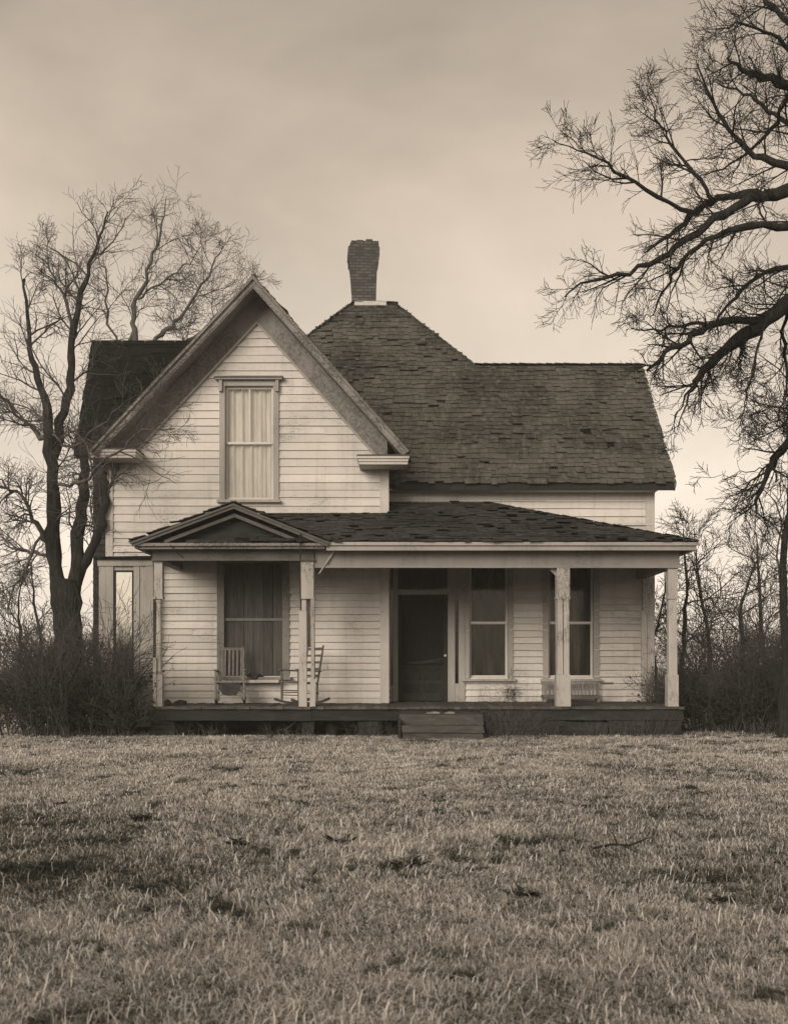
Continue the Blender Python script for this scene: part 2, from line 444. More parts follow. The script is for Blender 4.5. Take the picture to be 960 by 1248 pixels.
def gable_x(z):
    z = z + RT * 1.4
    if z <= evZ: return gL, gR
    t = (z - evZ) / (pkZ - evZ)
    return max(gL, ePx[0] + (pkX - ePx[0]) * t), min(gR, ePx[1] + (pkX - ePx[1]) * t)

# openings
win_up = (WX(274, YG), WX(334, YG), WZ(609, YG), WZ(471, YG))
win_pl = (WX(273, YG), WX(345, YG), WZ(824, YG), WZ(686, YG))
mb, back = MB(), MB()
zs = 4.05
siding(mb, back, YG, zs, pkZ - .2, .16, gable_x, [win_up], .022)
mb2 = MB()
siding(mb2, back, YG, FL - .02, zs, .139, lambda z: (gL, gR), [win_pl], .036)
gw = mb.build('gable_siding', 'siding', house)
mb2.build('porch_siding', 'siding_low', house)

rR = WX(795, YR)
door_o = (WX(476, YR), WX(566, YR), FL - .1, WZ(690, YR))
w1 = (WX(571, YR), WX(619, YR), WZ(826, YR), WZ(684, YR))
w2 = (WX(667, YR), WX(723, YR), WZ(826, YR), WZ(684, YR))
mb = MB(); siding(mb, back, YR, FL - .02, 4.3, .138, lambda z: (gR, rR), [door_o, w1, w2], .045)
mb.build('porch_siding', 'siding_low', house)
mb = MB(); siding(mb, back, YR, 4.3, 5.45, .155, lambda z: (gR, rR), [], .03)
mb.build('upper_siding', 'siding', house)
# return wall, side and rear walls, foundation
back.box(gR - .1, gR, YG + .1, YR, 0, 5.4); back.box(gL, gL + .1, YG + .1, 28.0, 0, 5.4); back.box(rR - .1, rR, YR + .1, 28.0, 0, 5.4)
back.box(gL, rR, 28.0, 28.1, 0, 5.4)
back.add([(rR, 22.8, 5.38), (rR, 27.9, 5.38), (rR, 25.35, 8.05), (rR - .1, 22.8, 5.38), (rR - .1, 27.9, 5.38), (rR - .1, 25.35, 8.05)], [(0, 1, 2), (5, 4, 3), (0, 3, 4, 1), (1, 4, 5, 2), (2, 5, 3, 0)])
back.build('wall', 'casing', house)
fb = MB(); fb.box(gL + .02, gR - .02, YG + .02, YG + .3, 0, FL - .03); fb.box(gR, rR - .02, YR + .02, YR + .3, 0, FL - .03)
fb.box(gL + .1, rR - .1, YG + .3, 27.9, FL - .12, FL - .02); fb.build('foundation', 'stone', house)

# corner boards and frieze
mb = MB(); mb.box(gL - .02, gL + .125, YG - .05, YG + .02, 3.3, WZ(570, YG), .003); mb.build('corner_board', 'trim', house)
mb = MB(); mb.box(gR - .15, gR + .03, YG - .05, YG + .02, FL, WZ(568, YG), .003); mb.box(gR + .001, gR + .032, YG + .018, YG + .12, FL, 5.5); mb.build('corner_board', 'trim', house)
mb = MB(); mb.box(gL - .02, gL + .55, YG - .045, YG - .002, WZ(570, YG) + .002, WZ(562, YG)); mb.build('frieze_strip', 'trim', house)
mb = MB(); mb.box(rR - .16, rR + .03, YR - .05, YR + .02, FL, 5.1, .003); mb.build('corner_board', 'trim', house)
mb = MB()
for s, xe in ((-1, ePx[0]), (1, ePx[1])):
    xw = gL if s < 0 else gR
    p0 = Vector((xw, YG - .05, gable_under(xw) - .0)); p1 = Vector((pkX, YG - .05, gable_under(pkX)))
    h = .52
    mb.add([p0, p1, p1 - Vector((0, 0, h)), p0 - Vector((0, 0, h)), p0 + Vector((0, .05, 0)), p1 + Vector((0, .05, 0)), p1 + Vector((0, .05, -h)), p0 + Vector((0, .05, -h))],
           [(0, 1, 2, 3), (3, 2, 6, 7), (0, 3, 7, 4)])
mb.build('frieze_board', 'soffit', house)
mb = MB()
for s, xe in ((-1, ePx[0]), (1, ePx[1])):
    xw = gL if s < 0 else gR
    mitred(mb, xe, evZ - RT * 1.4, pkX, pkZ - RT * 1.4, .355, .395, YG - .08, YG - .052, -.2)
mb.build('frieze_moulding', 'casing', house)

# gable roof: slab, soffit boards, rake boards, shingles, returns
YB = 26.6
slab = MB(); sh = MB(); rake = MB()
for s, xe in ((-1, ePx[0]), (1, ePx[1])):
    run = abs(pkX - xe); rise = pkZ - evZ; L = math.hypot(run, rise)
    v = Vector((-s * run / L, 0, rise / L)); n = Vector((s * rise / L, 0, run / L))
    O = Vector((xe, YO + .03, evZ))
    slab.slab([O, O + v * L, O + v * L + Vector((0, YB - YO, 0)), O + Vector((0, YB - YO, 0))] if s < 0 else
              [O, O + Vector((0, YB - YO, 0)), O + v * L + Vector((0, YB - YO, 0)), O + v * L], n, RT)
    u = Vector((0, 1, 0))
    shingles(sh, O - Vector((0, .08, 0)) - v * .04, u, v, n, [(0, 0), (YB - YO, 0), (YB - YO, L + .06), (0, L + .06)], .19, R, .14, .3, .008)
    # rake fascia: wide board, bed moulding, crown strip
    mitred(rake, xe, evZ, pkX, pkZ, .02, .125, YO - .055, YO - .012, .02)
    mitred(rake, xe, evZ, pkX, pkZ, .0, .045, YO - .10, YO - .056, .04)
    mitred(rake, xe, evZ, pkX, pkZ, .126, .15, YO - .04, YO + .0, .02)
ridge_cap = MB()
for i in range(26):
    y = YO - .06 + i * .21
    for s, xe in ((-1, ePx[0]), (1, ePx[1])):
        run = abs(pkX - xe); rise = pkZ - evZ; L = math.hypot(run, rise)
        v = Vector((s * run / L, 0, -rise / L)); n = Vector((s * rise / L, 0, run / L))
        a = Vector((pkX, y, pkZ + .035 + R.uniform(0, .012)))
        ridge_cap.add([a, a + Vector((0, .24, -.01)), a + Vector((0, .24, -.01)) + v * .16, a + v * (.16 + R.uniform(-.02, .02)),
                       a - n * .02, a + Vector((0, .24, -.03)), a + Vector((0, .24, -.03)) + v * .16, a + v * .16 - n * .02],
                      [(0, 1, 2, 3) if s < 0 else (3, 2, 1, 0), (0, 3, 7, 4), (2, 6, 7, 3), (1, 5, 6, 2)])
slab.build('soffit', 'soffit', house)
rf = sh.build('gable_roof', 'shingle', house)
ridge_cap.build('ridge_cap', 'shingle', rf)
rake.build('rake_board', 'rake', house)
for s, (pa, pb, pt) in ((-1, (109, 166, 547)), (1, (436, 498, 555))):
    mb = MB(); x0, x1 = WX(pa, YO), WX(pb, YO); zt = WZ(pt, YO)
    mb.box(x0 + .02, x1 - .02, YO + .02, YG - .01, zt - .17, zt - .06)
    mb.box(x0 - .01, x1 + .01, YO - .035, YG - .012, zt - .062, zt - .012)
    mb.box(x0 + .01, x1 - .01, YO - .005, YG - .014, zt - .115, zt - .064)
    mb.build('cornice_return', 'trim', house)
    mb = MB(); mb.box(x0 - .02, x1 + .02, YO - .05, YG - .013, zt - .010, zt + .012, .004)
    mb.build('return_cap', 'shingle', house)

# main roof
eY, eZ, rY, rZ = 22.35, WZ(588, 22.35), 25.35, WZ(446, 25.35)
slp = (rZ - eZ) / (rY - eY); L = math.hypot(rY - eY, rZ - eZ)
v = Vector((0, rY - eY, rZ - eZ)) / L; n = Vector((0, -v.z, v.y))
xR = WX(823, eY)
aY = 27.3; aZ = eZ + slp * (aY - eY); aL, aR, hipR, hipL = -1.06, .0, WX(578, rY), WX(578, rY) * -1 - 1.06
O = Vector((0, eY, eZ)); Lt = (aY - eY) / v.y
sh = MB()
shingles(sh, O - v * .05, (1, 0, 0), v, n, [(-3.2, 0), (xR, 0), (xR, L + .05), (-3.2, L + .05)], .165, R, .10, .26, .003, .020, .016)
shingles(sh, O, (1, 0, 0), v, n, [(hipL, L), (hipR, L), (aR, Lt), (aL, Lt)], .165, R, .10, .26, .003, .020, .016)
mr = sh.build('main_roof', 'shingle', house)
core = MB()
core.slab([(-3.2, eY, eZ), (xR - .02, eY, eZ), (xR - .02, rY, rZ), (-3.2, rY, rZ)], n, .12)
core.slab([(xR - .02, rY + .001, rZ), (xR - .02, rY + 3, eZ), (-7, rY + 3, eZ), (-7, rY + .001, rZ)], (0, slp, 1), .12)
hy2 = 2 * aY - rY
core.add([(hipL, rY, rZ), (hipR, rY, rZ), (aR, aY, aZ), (aL, aY, aZ), (hipL, hy2, rZ), (hipR, hy2, rZ), (hipL, hy2, 5), (hipR, hy2, 5), (hipL, rY + .2, 5), (hipR, rY + .2, 5)],
         [(0, 1, 2, 3), (1, 5, 2), (4, 0, 3), (5, 4, 3, 2), (4, 5, 7, 6), (5, 1, 9, 7), (0, 4, 6, 8)])
core.build('roof_deck', 'shingle_dark', house)
for s, xa, xb in ((1, aR, hipR), (-1, aL, hipL)):
    run = abs(xb - xa); rise = aZ - rZ; l2 = math.hypot(run, rise)
    vv = Vector((-s * run, 0, rise)) / l2; nn = Vector((s * rise, 0, run)) / l2
    dy = aY - rY; shr = MB()
    shingles(shr, (xb, aY, rZ), (0, 1, 0), vv, nn, [(-dy, 0), (dy, 0), (.02, l2), (-.02, l2)], .2, R)
    shr.build('hip_face', 'shingle', house)
# hip and ridge caps
cap = MB()
def caps(a, b, nrm, side, wd=.13):
    a, b = Vector(a), Vector(b); d = (b - a); ln = d.length; d.normalize(); k = int(ln / .2)
    for i in range(k):
        p = a + d * (i * ln / k); q = p + d * (ln / k * 1.25)
        cap.bar(p + nrm * (.035 + R.uniform(0, .012)), q + nrm * .02, side, nrm, wd * R.uniform(.85, 1.15), .014)
caps((hipR, rY, rZ), (aR, aY, aZ), Vector((.35, -.35, .86)).normalized(), Vector((1, 1, 0)))
caps((hipL, rY, rZ), (aL, aY, aZ), Vector((-.35, -.35, .86)).normalized(), Vector((1, -1, 0)))
caps((hipR, rY, rZ), (xR, rY, rZ), Vector((0, 0, 1)), Vector((0, 1, 0)), .22)
caps((aL, aY, aZ), (aR + .05, aY, aZ), Vector((0, 0, 1)), Vector((0, 1, 0)), .22)
cap.build('ridge_cap', 'shingle', mr)
mb = MB()
mb.box(gR + .1, xR - .02, eY + .0, eY + .03, eZ - .16, eZ - .02)                 # eave fascia
mb.build('eave_board', 'darkwood', house); mb = MB(); mb.box(gR + .03, rR + .03, eY + .03, YR - .03, eZ - .155, eZ - .13)              # boxed soffit
mb.box(gR + .03, rR + .02, YR - .045, YR - .01, eZ - .30, eZ - .156)              # frieze
mb.build('eave_soffit', 'trim', house)
mb = MB()
mb.bar(Vector((xR - .015, eY, eZ - .1)), Vector((xR - .015, rY, rZ - .1)), (1, 0, 0), n, .03, .18)
mb.bar(Vector((xR - .015, rY + 3, eZ - .1)), Vector((xR - .015, rY, rZ - .1)), (1, 0, 0), (0, slp, 1), .03, .18)
mb.build('verge_board', 'casing', house)

# left rear wing
lY0, lY1 = 24.1, 25.6; lZ0, lZ1 = WZ(556, lY0), WZ(417, lY1); lx0, lx1 = -7.12, -3.0
l3 = math.hypot(lY1 - lY0, lZ1 - lZ0); v3 = Vector((0, lY1 - lY0, lZ1 - lZ0)) / l3; n3 = Vector((0, -v3.z, v3.y))
sh = MB(); shingles(sh, (lx0, lY0, lZ0), (1, 0, 0), v3, n3, [(0, 0), (lx1 - lx0, 0), (lx1 - lx0, l3), (0, l3)], .2, R)
sh.slab([(lx0 + .02, lY0, lZ0), (lx1, lY0, lZ0), (lx1, lY1, lZ1), (lx0 + .02, lY1, lZ1)], n3, .1)
sh.slab([(lx0 + .02, lY1 + .001, lZ1), (lx1, lY1 + .001, lZ1), (lx1, lY1 + 2, lZ0), (lx0 + .02, lY1 + 2, lZ0)], (0, 1, .7), .1)
sh.build('rear_wing_roof', 'shingle_dark', house)
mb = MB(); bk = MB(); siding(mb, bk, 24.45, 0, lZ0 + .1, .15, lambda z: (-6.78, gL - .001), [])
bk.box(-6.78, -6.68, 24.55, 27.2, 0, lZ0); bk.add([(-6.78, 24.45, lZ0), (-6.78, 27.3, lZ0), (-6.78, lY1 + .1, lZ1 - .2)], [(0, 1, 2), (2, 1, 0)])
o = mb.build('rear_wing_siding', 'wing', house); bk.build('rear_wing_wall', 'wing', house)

# chimney
mb = MB(); cy = 27.55
def ring(xa, xb, hw, z, rot=0.0):
    cx = (xa + xb) / 2; h = (xb - xa) / 2
    return [(cx + (x * math.cos(rot) - y * math.sin(rot)), cy + (x * math.sin(rot) + y * math.cos(rot)), z) for x, y in ((-h, -hw), (h, -hw), (h, hw), (-h, hw))]
prof = [(378, 429.2, 458.2, 0), (362, 428.6, 458.2, .01), (350, 427.5, 458.5, .02), (338, 426.8, 459, .03), (328, 426, 459.5, .05), (324, 425.4, 459.8, .06), (323.6, 424.4, 460.8, .06), (316, 424, 461, .06), (315.6, 423.2, 461.8, .06), (306, 424, 462, .06), (305.6, 425.4, 461, .06), (299, 428, 460.6, .06)]
rings = [ring(WX(a, cy), WX(b, cy), .30, WZ(z, cy), r) for z, a, b, r in prof]
vsn = [p for r in rings for p in r]
fs = [(j * 4 + i, j * 4 + (i + 1) % 4, j * 4 + 4 + (i + 1) % 4, j * 4 + 4 + i) for j in range(len(rings) - 1) for i in range(4)]
k4 = len(rings) * 4 - 4; fs.append((k4, k4 + 1, k4 + 2, k4 + 3))
mb.add(vsn, fs)
zt = WZ(299, cy)
for i in range(9):                          # loose bricks on the crown
    x = WX(430, cy) + R.random() * .42; y = cy + R.choice((-.24, .2, .1, -.1)); 
    mb.box(x, x + .16, y, y + .09, zt - .01, zt + R.uniform(.02, .06), .006)
ch = mb.build('chimney', 'brick', house)
mb = MB(); mb.box(WX(432, 27.2), WX(471, 27.2), 27.19, 27.22, WZ(372, 27.2), WZ(367, 27.2), .008); mb.build('flashing', 'metal', ch)

# ------------------------------------------------------------------ windows and door
def window(op, Y, cw, casing, head=0, rail=.5, muntin=False, curtain=None, sash_mat='white_trim', pane='glass', sill=.1, label=None, planks=False, apron=False):
    x0, x1, z0, z1 = op
    mb = MB()
    mb.box(x0 - cw, x0 + .01, Y - .055, Y + .06, z0 - .02, z1 + .0, .002); mb.box(x1 - .01, x1 + cw, Y - .055, Y + .06, z0 - .02, z1, .002)
    mb.box(x0 - cw - .01, x1 + cw + .01, Y - .06, Y + .06, z1 + .001, z1 + cw * 1.1, .002)
    mb.box(x0 - cw - .04, x1 + cw + .04, Y - .055 - sill, Y + .05, z0 - .07, z0 - .021, .004)
    if head:
        mb.box(x0 - cw - .07, x1 + cw + .07, Y - .15, Y - .0, z1 + cw * 1.1 + .001, z1 + cw * 1.1 + .04, .004)
        mb.box(x0 - cw - .10, x1 + cw + .10, Y - .19, Y - .0, z1 + cw * 1.1 + .042, z1 + cw * 1.1 + .065, .008)
        for xx in (x0 - cw, x1 + cw - .06): mb.box(xx, xx + .06, Y - .12, Y - .056, z1 - .12, z1 + cw * 1.1)
    wn = mb.build('window', casing, house)
    if label: wn['label'] = label
    zm = z0 + (z1 - z0) * rail; fr = .055
    if not planks:
        s = MB()
        for (a, b, yy) in ((zm - .02, z1 - .002, Y + .03), (z0, zm + .02, Y + .066)):
            s.box(x0 + .012, x0 + fr, yy, yy + .035, a, b); s.box(x1 - fr, x1 - .012, yy, yy + .035, a, b)
            s.box(x0 + fr + .001, x1 - fr - .001, yy + .001, yy + .034, b - .045, b - .002); s.box(x0 + fr + .001, x1 - fr - .001, yy + .001, yy + .034, a + .002, a + .05)
        if muntin: s.box((x0 + x1) / 2 - .015, (x0 + x1) / 2 + .015, Y + .035, Y + .06, zm + .03, z1 - .05)
        s.build('sash', sash_mat, wn)
        g = MB()
        for (a, b, yy) in ((zm + .025, z1 - .045, Y + .048), (z0 + .045, zm - .02, Y + .084)):
            g.box(x0 + fr - .004, x1 - fr + .004, yy, yy + .004, a, b)
        g.build('pane', pane, wn)
    else:
        s = MB(); nb = 6; ws = (x1 - x0 - .02) / nb
        for i in range(nb):
            a = x0 + .012 + i * ws
            s.box(a, a + ws - .007, Y + .04 + R.uniform(0, .012), Y + .065, z0, z1 - R.uniform(0, .03), .003)
        s.build('boarding', 'plank', wn)
        s = MB(); s.box(x0 + .012, x1 - .012, Y + .01, Y + .035, zm - .025, zm + .025); s.build('meeting_rail', 'grey_trim', wn)
    if curtain:
        c = MB(); nx = 60; zc = 9
        hole = curtain == 'dim_cloth'
        for i in range(nx + 1):
            t = i / nx; x = x0 + .01 + (x1 - x0 - .02) * t
            for j in range(zc + 1):
                q = j / zc
                y = Y + .135 + .022 * math.sin(t * 31 + .8 * math.sin(q * 2.3)) + .012 * math.sin(t * 67 + q)
                c.v.append((x, y, z0 + .0 + (z1 - z0) * q))
        for i in range(nx):
            for j in range(zc):
                k = i * (zc + 1) + j; c.f.append((k, k + zc + 1, k + zc + 2, k + 1))
        c.build('curtain', curtain, wn)
    return wn
window(win_up, YG, .10, 'casing', head=1, rail=.5, muntin=True, curtain='cloth')
wp = window(win_pl, YG, .13, 'grey_trim', rail=.50, planks=True, sill=.16, label='tall porch window boarded up with bare vertical planks')
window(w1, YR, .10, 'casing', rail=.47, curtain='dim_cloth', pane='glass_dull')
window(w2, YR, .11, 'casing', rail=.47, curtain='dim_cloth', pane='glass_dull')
mb = MB(); mb.box(win_pl[0] + .0, win_pl[1] - .06, YG - .27, YG - .06, win_pl[2] - .13, win_pl[2] - .075, .006); mb.build('sill_ledge', 'trim', wp)

# door: surround, transom, screen door, sidelights
dx0, dx1 = WX(485, YR), WX(545, YR); dz1 = WZ(725, YR); tz = WZ(697, YR)
mb = MB()
mb.box(WX(479, YR), dx0 - .005, YR - .07, YR + .08, FL, door_o[3], .002)                    # left jamb board
mb.box(dx1 + .005, WX(554, YR), YR - .07, YR + .08, FL, door_o[3], .002)
mb.box(WX(558.5, YR), WX(566, YR), YR - .07, YR + .08, FL, door_o[3], .002)
mb.box(WX(554, YR) + .001, WX(558.5, YR) - .001, YR - .06, YR + .08, FL, WZ(833, YR)); mb.box(WX(554, YR) + .001, WX(558.5, YR) - .001, YR - .06, YR + .08, WZ(732, YR), door_o[3])
mb.box(dx0 - .004, dx1 + .004, YR - .06, YR + .08, dz1 + .002, dz1 + .08)
mb.box(WX(476, YR), WX(566, YR), YR - .075, YR + .08, door_o[3] + .001, door_o[3] + .09)
mb.box(WX(473.5, YR), WX(479, YR) - .001, YR - .03, YR + .08, FL, WZ(835, YR))
fr = mb.build('door_frame', 'casing', house)
g = MB(); g.box(dx0 - .01, dx1 + .01, YR + .04, YR + .045, dz1 + .08, door_o[3]); g.build('transom_pane', 'glass_dull', fr)
g = MB(); g.box(WX(554, YR), WX(558.5, YR), YR + .04, YR + .045, WZ(833, YR), WZ(732, YR)); g.build('sidelight_pane', 'glass_dull', fr)
g = MB(); g.box(WX(473.5, YR), WX(479, YR), YR + .02, YR + .025, WZ(835, YR), door_o[3]); g.build('sidelight_pane', 'glass_dull', fr)
d = MB(); Y = YR + .0; h = dz1 - FL - .02; zb = FL + .015
sw = .085
d.box(dx0, dx0 + sw, Y, Y + .035, zb, dz1 - .004); d.box(dx1 - sw, dx1, Y, Y + .035, zb, dz1 - .004)
for a, b in ((0, .16), (.36, .43), (.63, .73), (h - .1, h - .006)): d.box(dx0 + sw + .001, dx1 - sw - .001, Y + .001, Y + .034, zb + a, zb + b)
d.box((dx0 + dx1) / 2 - .04, (dx0 + dx1) / 2 + .04, Y + .002, Y + .033, zb + .161, zb + .359)
d.box(dx0 + sw + .001, dx1 - sw - .001, Y + .014, Y + .022, zb + .161, zb + .629)
dr = d.build('screen_door', 'darkwood', house)
d = MB(); d.box(dx0 + sw, dx1 - sw, Y + .018, Y + .021, zb + .731, zb + h - .101); d.build('screen', 'screen', dr)
d = MB(); pts = [(.20, .75), (.30, .77), (.55, .80), (.82, .86), (.93, .86), (.93, .82), (.80, .76), (.5, .735), (.2, .73)]
d.slab([(dx0 + (dx1 - dx0) * a, Y - .006, zb + .0 + b * 1.0 + .04) for a, b in pts], (0, -1, 0), .004); d.build('torn_screen', 'deckskirt', dr)
d = MB(); d.lathe(0, 0, [(.012, 0), (.012, .03), (.028, .035), (.03, .05), (.018, .062)], 10)
d.v = [(dx1 - .045 + a, Y - c, zb + .95 + b) for a, b, c in d.v]; d.build('handle', 'metal', dr)

# left bay
Yb = 21.5; bx0, bx1 = WX(121, Yb), WX(187, Yb); bz = WZ(679, Yb)
po = (WX(139, Yb), WX(163, Yb), WZ(826, Yb), WZ(695, Yb))
mb = MB()
for a, b in ((121, 129), (129.3, 138.5), (163.5, 170.5), (171, 178), (178.4, 187)):
    mb.box(WX(a, Yb), WX(b, Yb), Yb - R.uniform(0, .03), Yb + .05, .1, bz - .18, .003)
mb.box(bx0, bx1, Yb + .02, Yb + .06, .1, WZ(826, Yb)); mb.box(bx0, bx1, Yb + .021, Yb + .06, po[3], bz)
mb.box(bx0 - .02, bx1, Yb - .045, Yb + .02, bz - .178, bz - .05); mb.box(bx0, bx0 + .05, Yb + .06, YG + 1.2, .1, bz)
mb.box(WX(137, Yb), WX(165, Yb), Yb - .05, Yb + .0, po[2] - .06, po[2])
bay = mb.build('side_bay', 'casing', house)
mb = MB(); mb.box(bx0 - .08, bx1 + .05, Yb - .12, YG + 1.2, bz - .045, bz + .01, .01); mb.build('bay_roof', 'shingle_dark', bay)
mb = MB(); mb.box(po[0] - .002, po[1] + .002, Yb + .03, Yb + .034, po[2], po[3]); mb.build('pane', 'glass_mirror', bay)
mb = MB(); mb.box(po[0] - .05, po[1] + .06, Yb + .2, Yb + .22, po[2], po[3] + .1); mb.build('curtain', 'cloth', bay)
mb = MB()
mb.box(po[0], po[0] + .03, Yb - .005, Yb + .028, po[2], po[3]); mb.box(po[1] - .03, po[1], Yb - .005, Yb + .028, po[2], po[3]); mb.box(po[0] + .031, po[1] - .031, Yb - .004, Yb + .028, po[3] - .035, po[3])
mb.build('sash', 'darkwood', bay)

# ------------------------------------------------------------------ porch
px0, px1 = WX(181, YP), WX(832, YP)
mb = MB(); x = px0
while x < px1:                                # floor boards run front to back
    wd = R.uniform(.11, .14); x2 = min(x + wd, px1); yb = YG if x2 < gR else YR
    mb.box(x, x2 - .005, YP - .09 + R.uniform(-.025, .02), yb - .0, FL - .05 + R.uniform(-.004, .004), FL + R.uniform(-.006, .006)); x = x2
mb.build('porch_floor', 'wood', house)
mb = MB()
for a, b in ((181, 380), (380.5, 486), (486.5, 640), (640.5, 832)):
    mb.box(WX(a, YP), WX(b, YP), YP - .03, YP + .03, .30 + R.uniform(-.02, .02), FL - .055, .006)
mb.box(px0, px0 + .05, YP + .03, YG, .32, FL - .055); mb.box(px1 - .05, px1, YP + .03, YR, .32, FL - .055)
for y in (20.6, 21.2): mb.box(px0 + .06, px1 - .06, y, y + .06, .36, FL - .056)
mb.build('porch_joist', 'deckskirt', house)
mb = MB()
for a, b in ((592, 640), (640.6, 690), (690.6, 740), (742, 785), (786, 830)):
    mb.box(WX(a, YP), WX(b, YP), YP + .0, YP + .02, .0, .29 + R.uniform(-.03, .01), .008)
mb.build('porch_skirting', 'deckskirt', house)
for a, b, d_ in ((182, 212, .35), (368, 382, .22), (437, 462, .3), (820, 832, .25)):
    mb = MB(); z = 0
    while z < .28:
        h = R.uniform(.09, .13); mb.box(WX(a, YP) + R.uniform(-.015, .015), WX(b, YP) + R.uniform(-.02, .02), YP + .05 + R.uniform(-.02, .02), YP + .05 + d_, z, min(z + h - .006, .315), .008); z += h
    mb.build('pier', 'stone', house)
mb = MB(); s0 = WX(487, 19.6); s1 = WX(588, 19.6)
st = MB(); st.box(s0, s1, 19.45, YP - .04, .26, .44, .012); st.box(s0 + .02, s1 - .01, 19.47, YP - .05, 0, .255, .01)
st.build('step', 'steps', house)
st = MB(); st.box(s0 + .03, s1 - .02, 19.08, 19.44, .13, .245, .014); st.box(s0 + .05, s1 - .03, 19.12, 19.44, 0, .125, .01); st.build('step', 'steps', house)
st = MB(); st.box(s0 - .03, s0 + .02, 19.15, YP - .04, 0, .36, .01); st.build('stringer', 'deckskirt', house)

# beams, cornice, ceiling
YE = 19.62
mb = MB()
mb.box(WX(384, YP), WX(826, YP), YP - .09, YP + .08, 3.12, 3.47, .004)
mb.box(WX(826, YP) - .17, WX(826, YP) + .005, YP + .081, YR, 3.13, 3.47)
mb.box(WX(384, YP), WX(826, YP) + .03, YP - .125, YP - .091, 3.105, 3.15, .003)
mb.build('porch_beam', 'beam', house)
mb = MB()
zl0, zl1 = WZ(683, YP), WZ(664, YP)
mb.box(WX(188, YP), WX(383, YP), YP - .14, YP + .06, zl0, zl1 + .03, .004)
mb.box(WX(188, YP), WX(188, YP) + .17, YP + .061, YG, zl0, zl1)
mb.box(WX(187, YP), WX(384, YP), YP - .165, YP - .141, zl0 - .02, zl0 + .02, .003)
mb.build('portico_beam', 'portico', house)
mb = MB()
x0, x1 = WX(398, YE), WX(850, YE)
mb.box(x0, x1 - .12, YE + .02, YP - .091, 3.475, 3.53); mb.box(x0, x1 - .03, YE - .0, YE + .05, 3.40, 3.50, .004); mb.box(x0, x1 + .0, YE - .05, YE - .001, 3.485, 3.545, .004)
mb.box(x1 - .12, x1 - .03, YE + .051, YR - .05, 3.40, 3.53)
mb.build('porch_cornice', 'casing', house)
mb = MB(); mb.box(px0 + .1, gR, YP, YG - .01, 3.49, 3.52); mb.box(gR, px1, YP, YR - .01, 3.49, 3.521); mb.build('porch_ceiling', 'plank', house)

# porch roof
zE = 3.565; zT = WZ(613, YR); pr = (zT - zE) / (YR - YE)
L5 = math.hypot(YR - YE, zT - zE); v5 = Vector((0, YR - YE, zT - zE)) / L5; n5 = Vector((0, -v5.z, v5.y))
xE = WX(850, YE); xH = WX(596, YR); Lg = (YG - YE) / v5.y
sh = MB()
shingles(sh, Vector((0, YE - .07, zE - .02)), (1, 0, 0), v5, n5, [(-2.6, 0), (xE, 0), (xE + (xH - xE) * Lg / L5, Lg), (-2.6, Lg)], .15, R, .10, .26, .006, .016)
shingles(sh, Vector((0, YE - .07, zE - .02)), (1, 0, 0), v5, n5, [(gR, Lg), (xE + (xH - xE) * Lg / L5, Lg), (xH, L5 + .06), (gR, L5 + .06)], .15, R, .10, .26, .006, .016)
run = xE - xH; l6 = math.hypot(run, zT - zE); v6 = Vector((-run, 0, zT - zE)) / l6; n6 = Vector((zT - zE, 0, run)) / l6
shingles(sh, Vector((xE + .03, YE - .05, zE - .01)), (0, 1, 0), v6, n6, [(0, 0), (YR - YE, 0), (YR - YE + .05, l6)], .17, R, .12, .3)
pf = sh.build('porch_roof', 'shingle_porch', house)
mb = MB()
mb.slab([(-2.9, YE, zE), (xE, YE, zE), (xH, YR, zT), (gR, YR, zT), (gR, YG, zE + pr * (YG - YE)), (-2.9, YG, zE + pr * (YG - YE))], n5, .05)
mb.slab([(xE, YE + .001, zE), (xE, YR, zE), (xH, YR, zT)], n6, .04)
mb.build('roof_deck', 'shingle_dark', pf)
# portico pediment
Yq = 19.58; qL, qR, qX = WX(160, Yq), WX(401, Yq), WX(285, Yq); qZ0, qZ1 = WZ(661, Yq), WZ(614, Yq)
sh = MB(); rk = MB(); dk = MB()
for s, xe in ((-1, qL), (1, qR)):
    run = abs(qX - xe); rise = qZ1 - qZ0; l = math.hypot(run, rise); vv = Vector((-s * run, 0, rise)) / l; nn = Vector((s * rise, 0, run)) / l
    Oq = Vector((xe, Yq, qZ0))
    shingles(sh, Oq - Vector((0, .06, 0)) - vv * .04 + nn * .02, (0, 1, 0), vv, nn, [(0, 0), (YG - Yq + .05, 0), (YG - Yq + .05, l + .05), (0, l + .05)], .16, R, .12, .3, .04, .02)
    A = [Oq, Oq + vv * l, Oq + vv * l + Vector((0, YG - Yq - .01, 0)), Oq + Vector((0, YG - Yq - .01, 0))]
    dk.slab(A if s < 0 else [A[0], A[3], A[2], A[1]], nn, .05)
    mitred(rk, xe, qZ0, qX, qZ1, .03, .085, Yq - .03, Yq + .01, 0)
    mitred(rk, xe, qZ0, qX, qZ1, .0, .035, Yq - .06, Yq - .031, .02)
    mitred(rk, xe, qZ0, qX, qZ1, .15, .21, Yq + .1, Yq + .15, -.55)
pq = sh.build('portico_roof', 'shingle_porch', house)
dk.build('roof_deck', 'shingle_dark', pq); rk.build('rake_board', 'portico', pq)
mb = MB(); yt = YP - .12
mb.add([(qL + .35, yt, qZ0 + .02), (qR - .35, yt, qZ0 + .02), (qX, yt, qZ1 - .14), (qL + .35, yt + .06, qZ0 + .02), (qR - .35, yt + .06, qZ0 + .02), (qX, yt + .06, qZ1 - .14)], [(0, 1, 2), (5, 4, 3), (0, 3, 4, 1)])
mb.build('tympanum', 'deckskirt', pq)
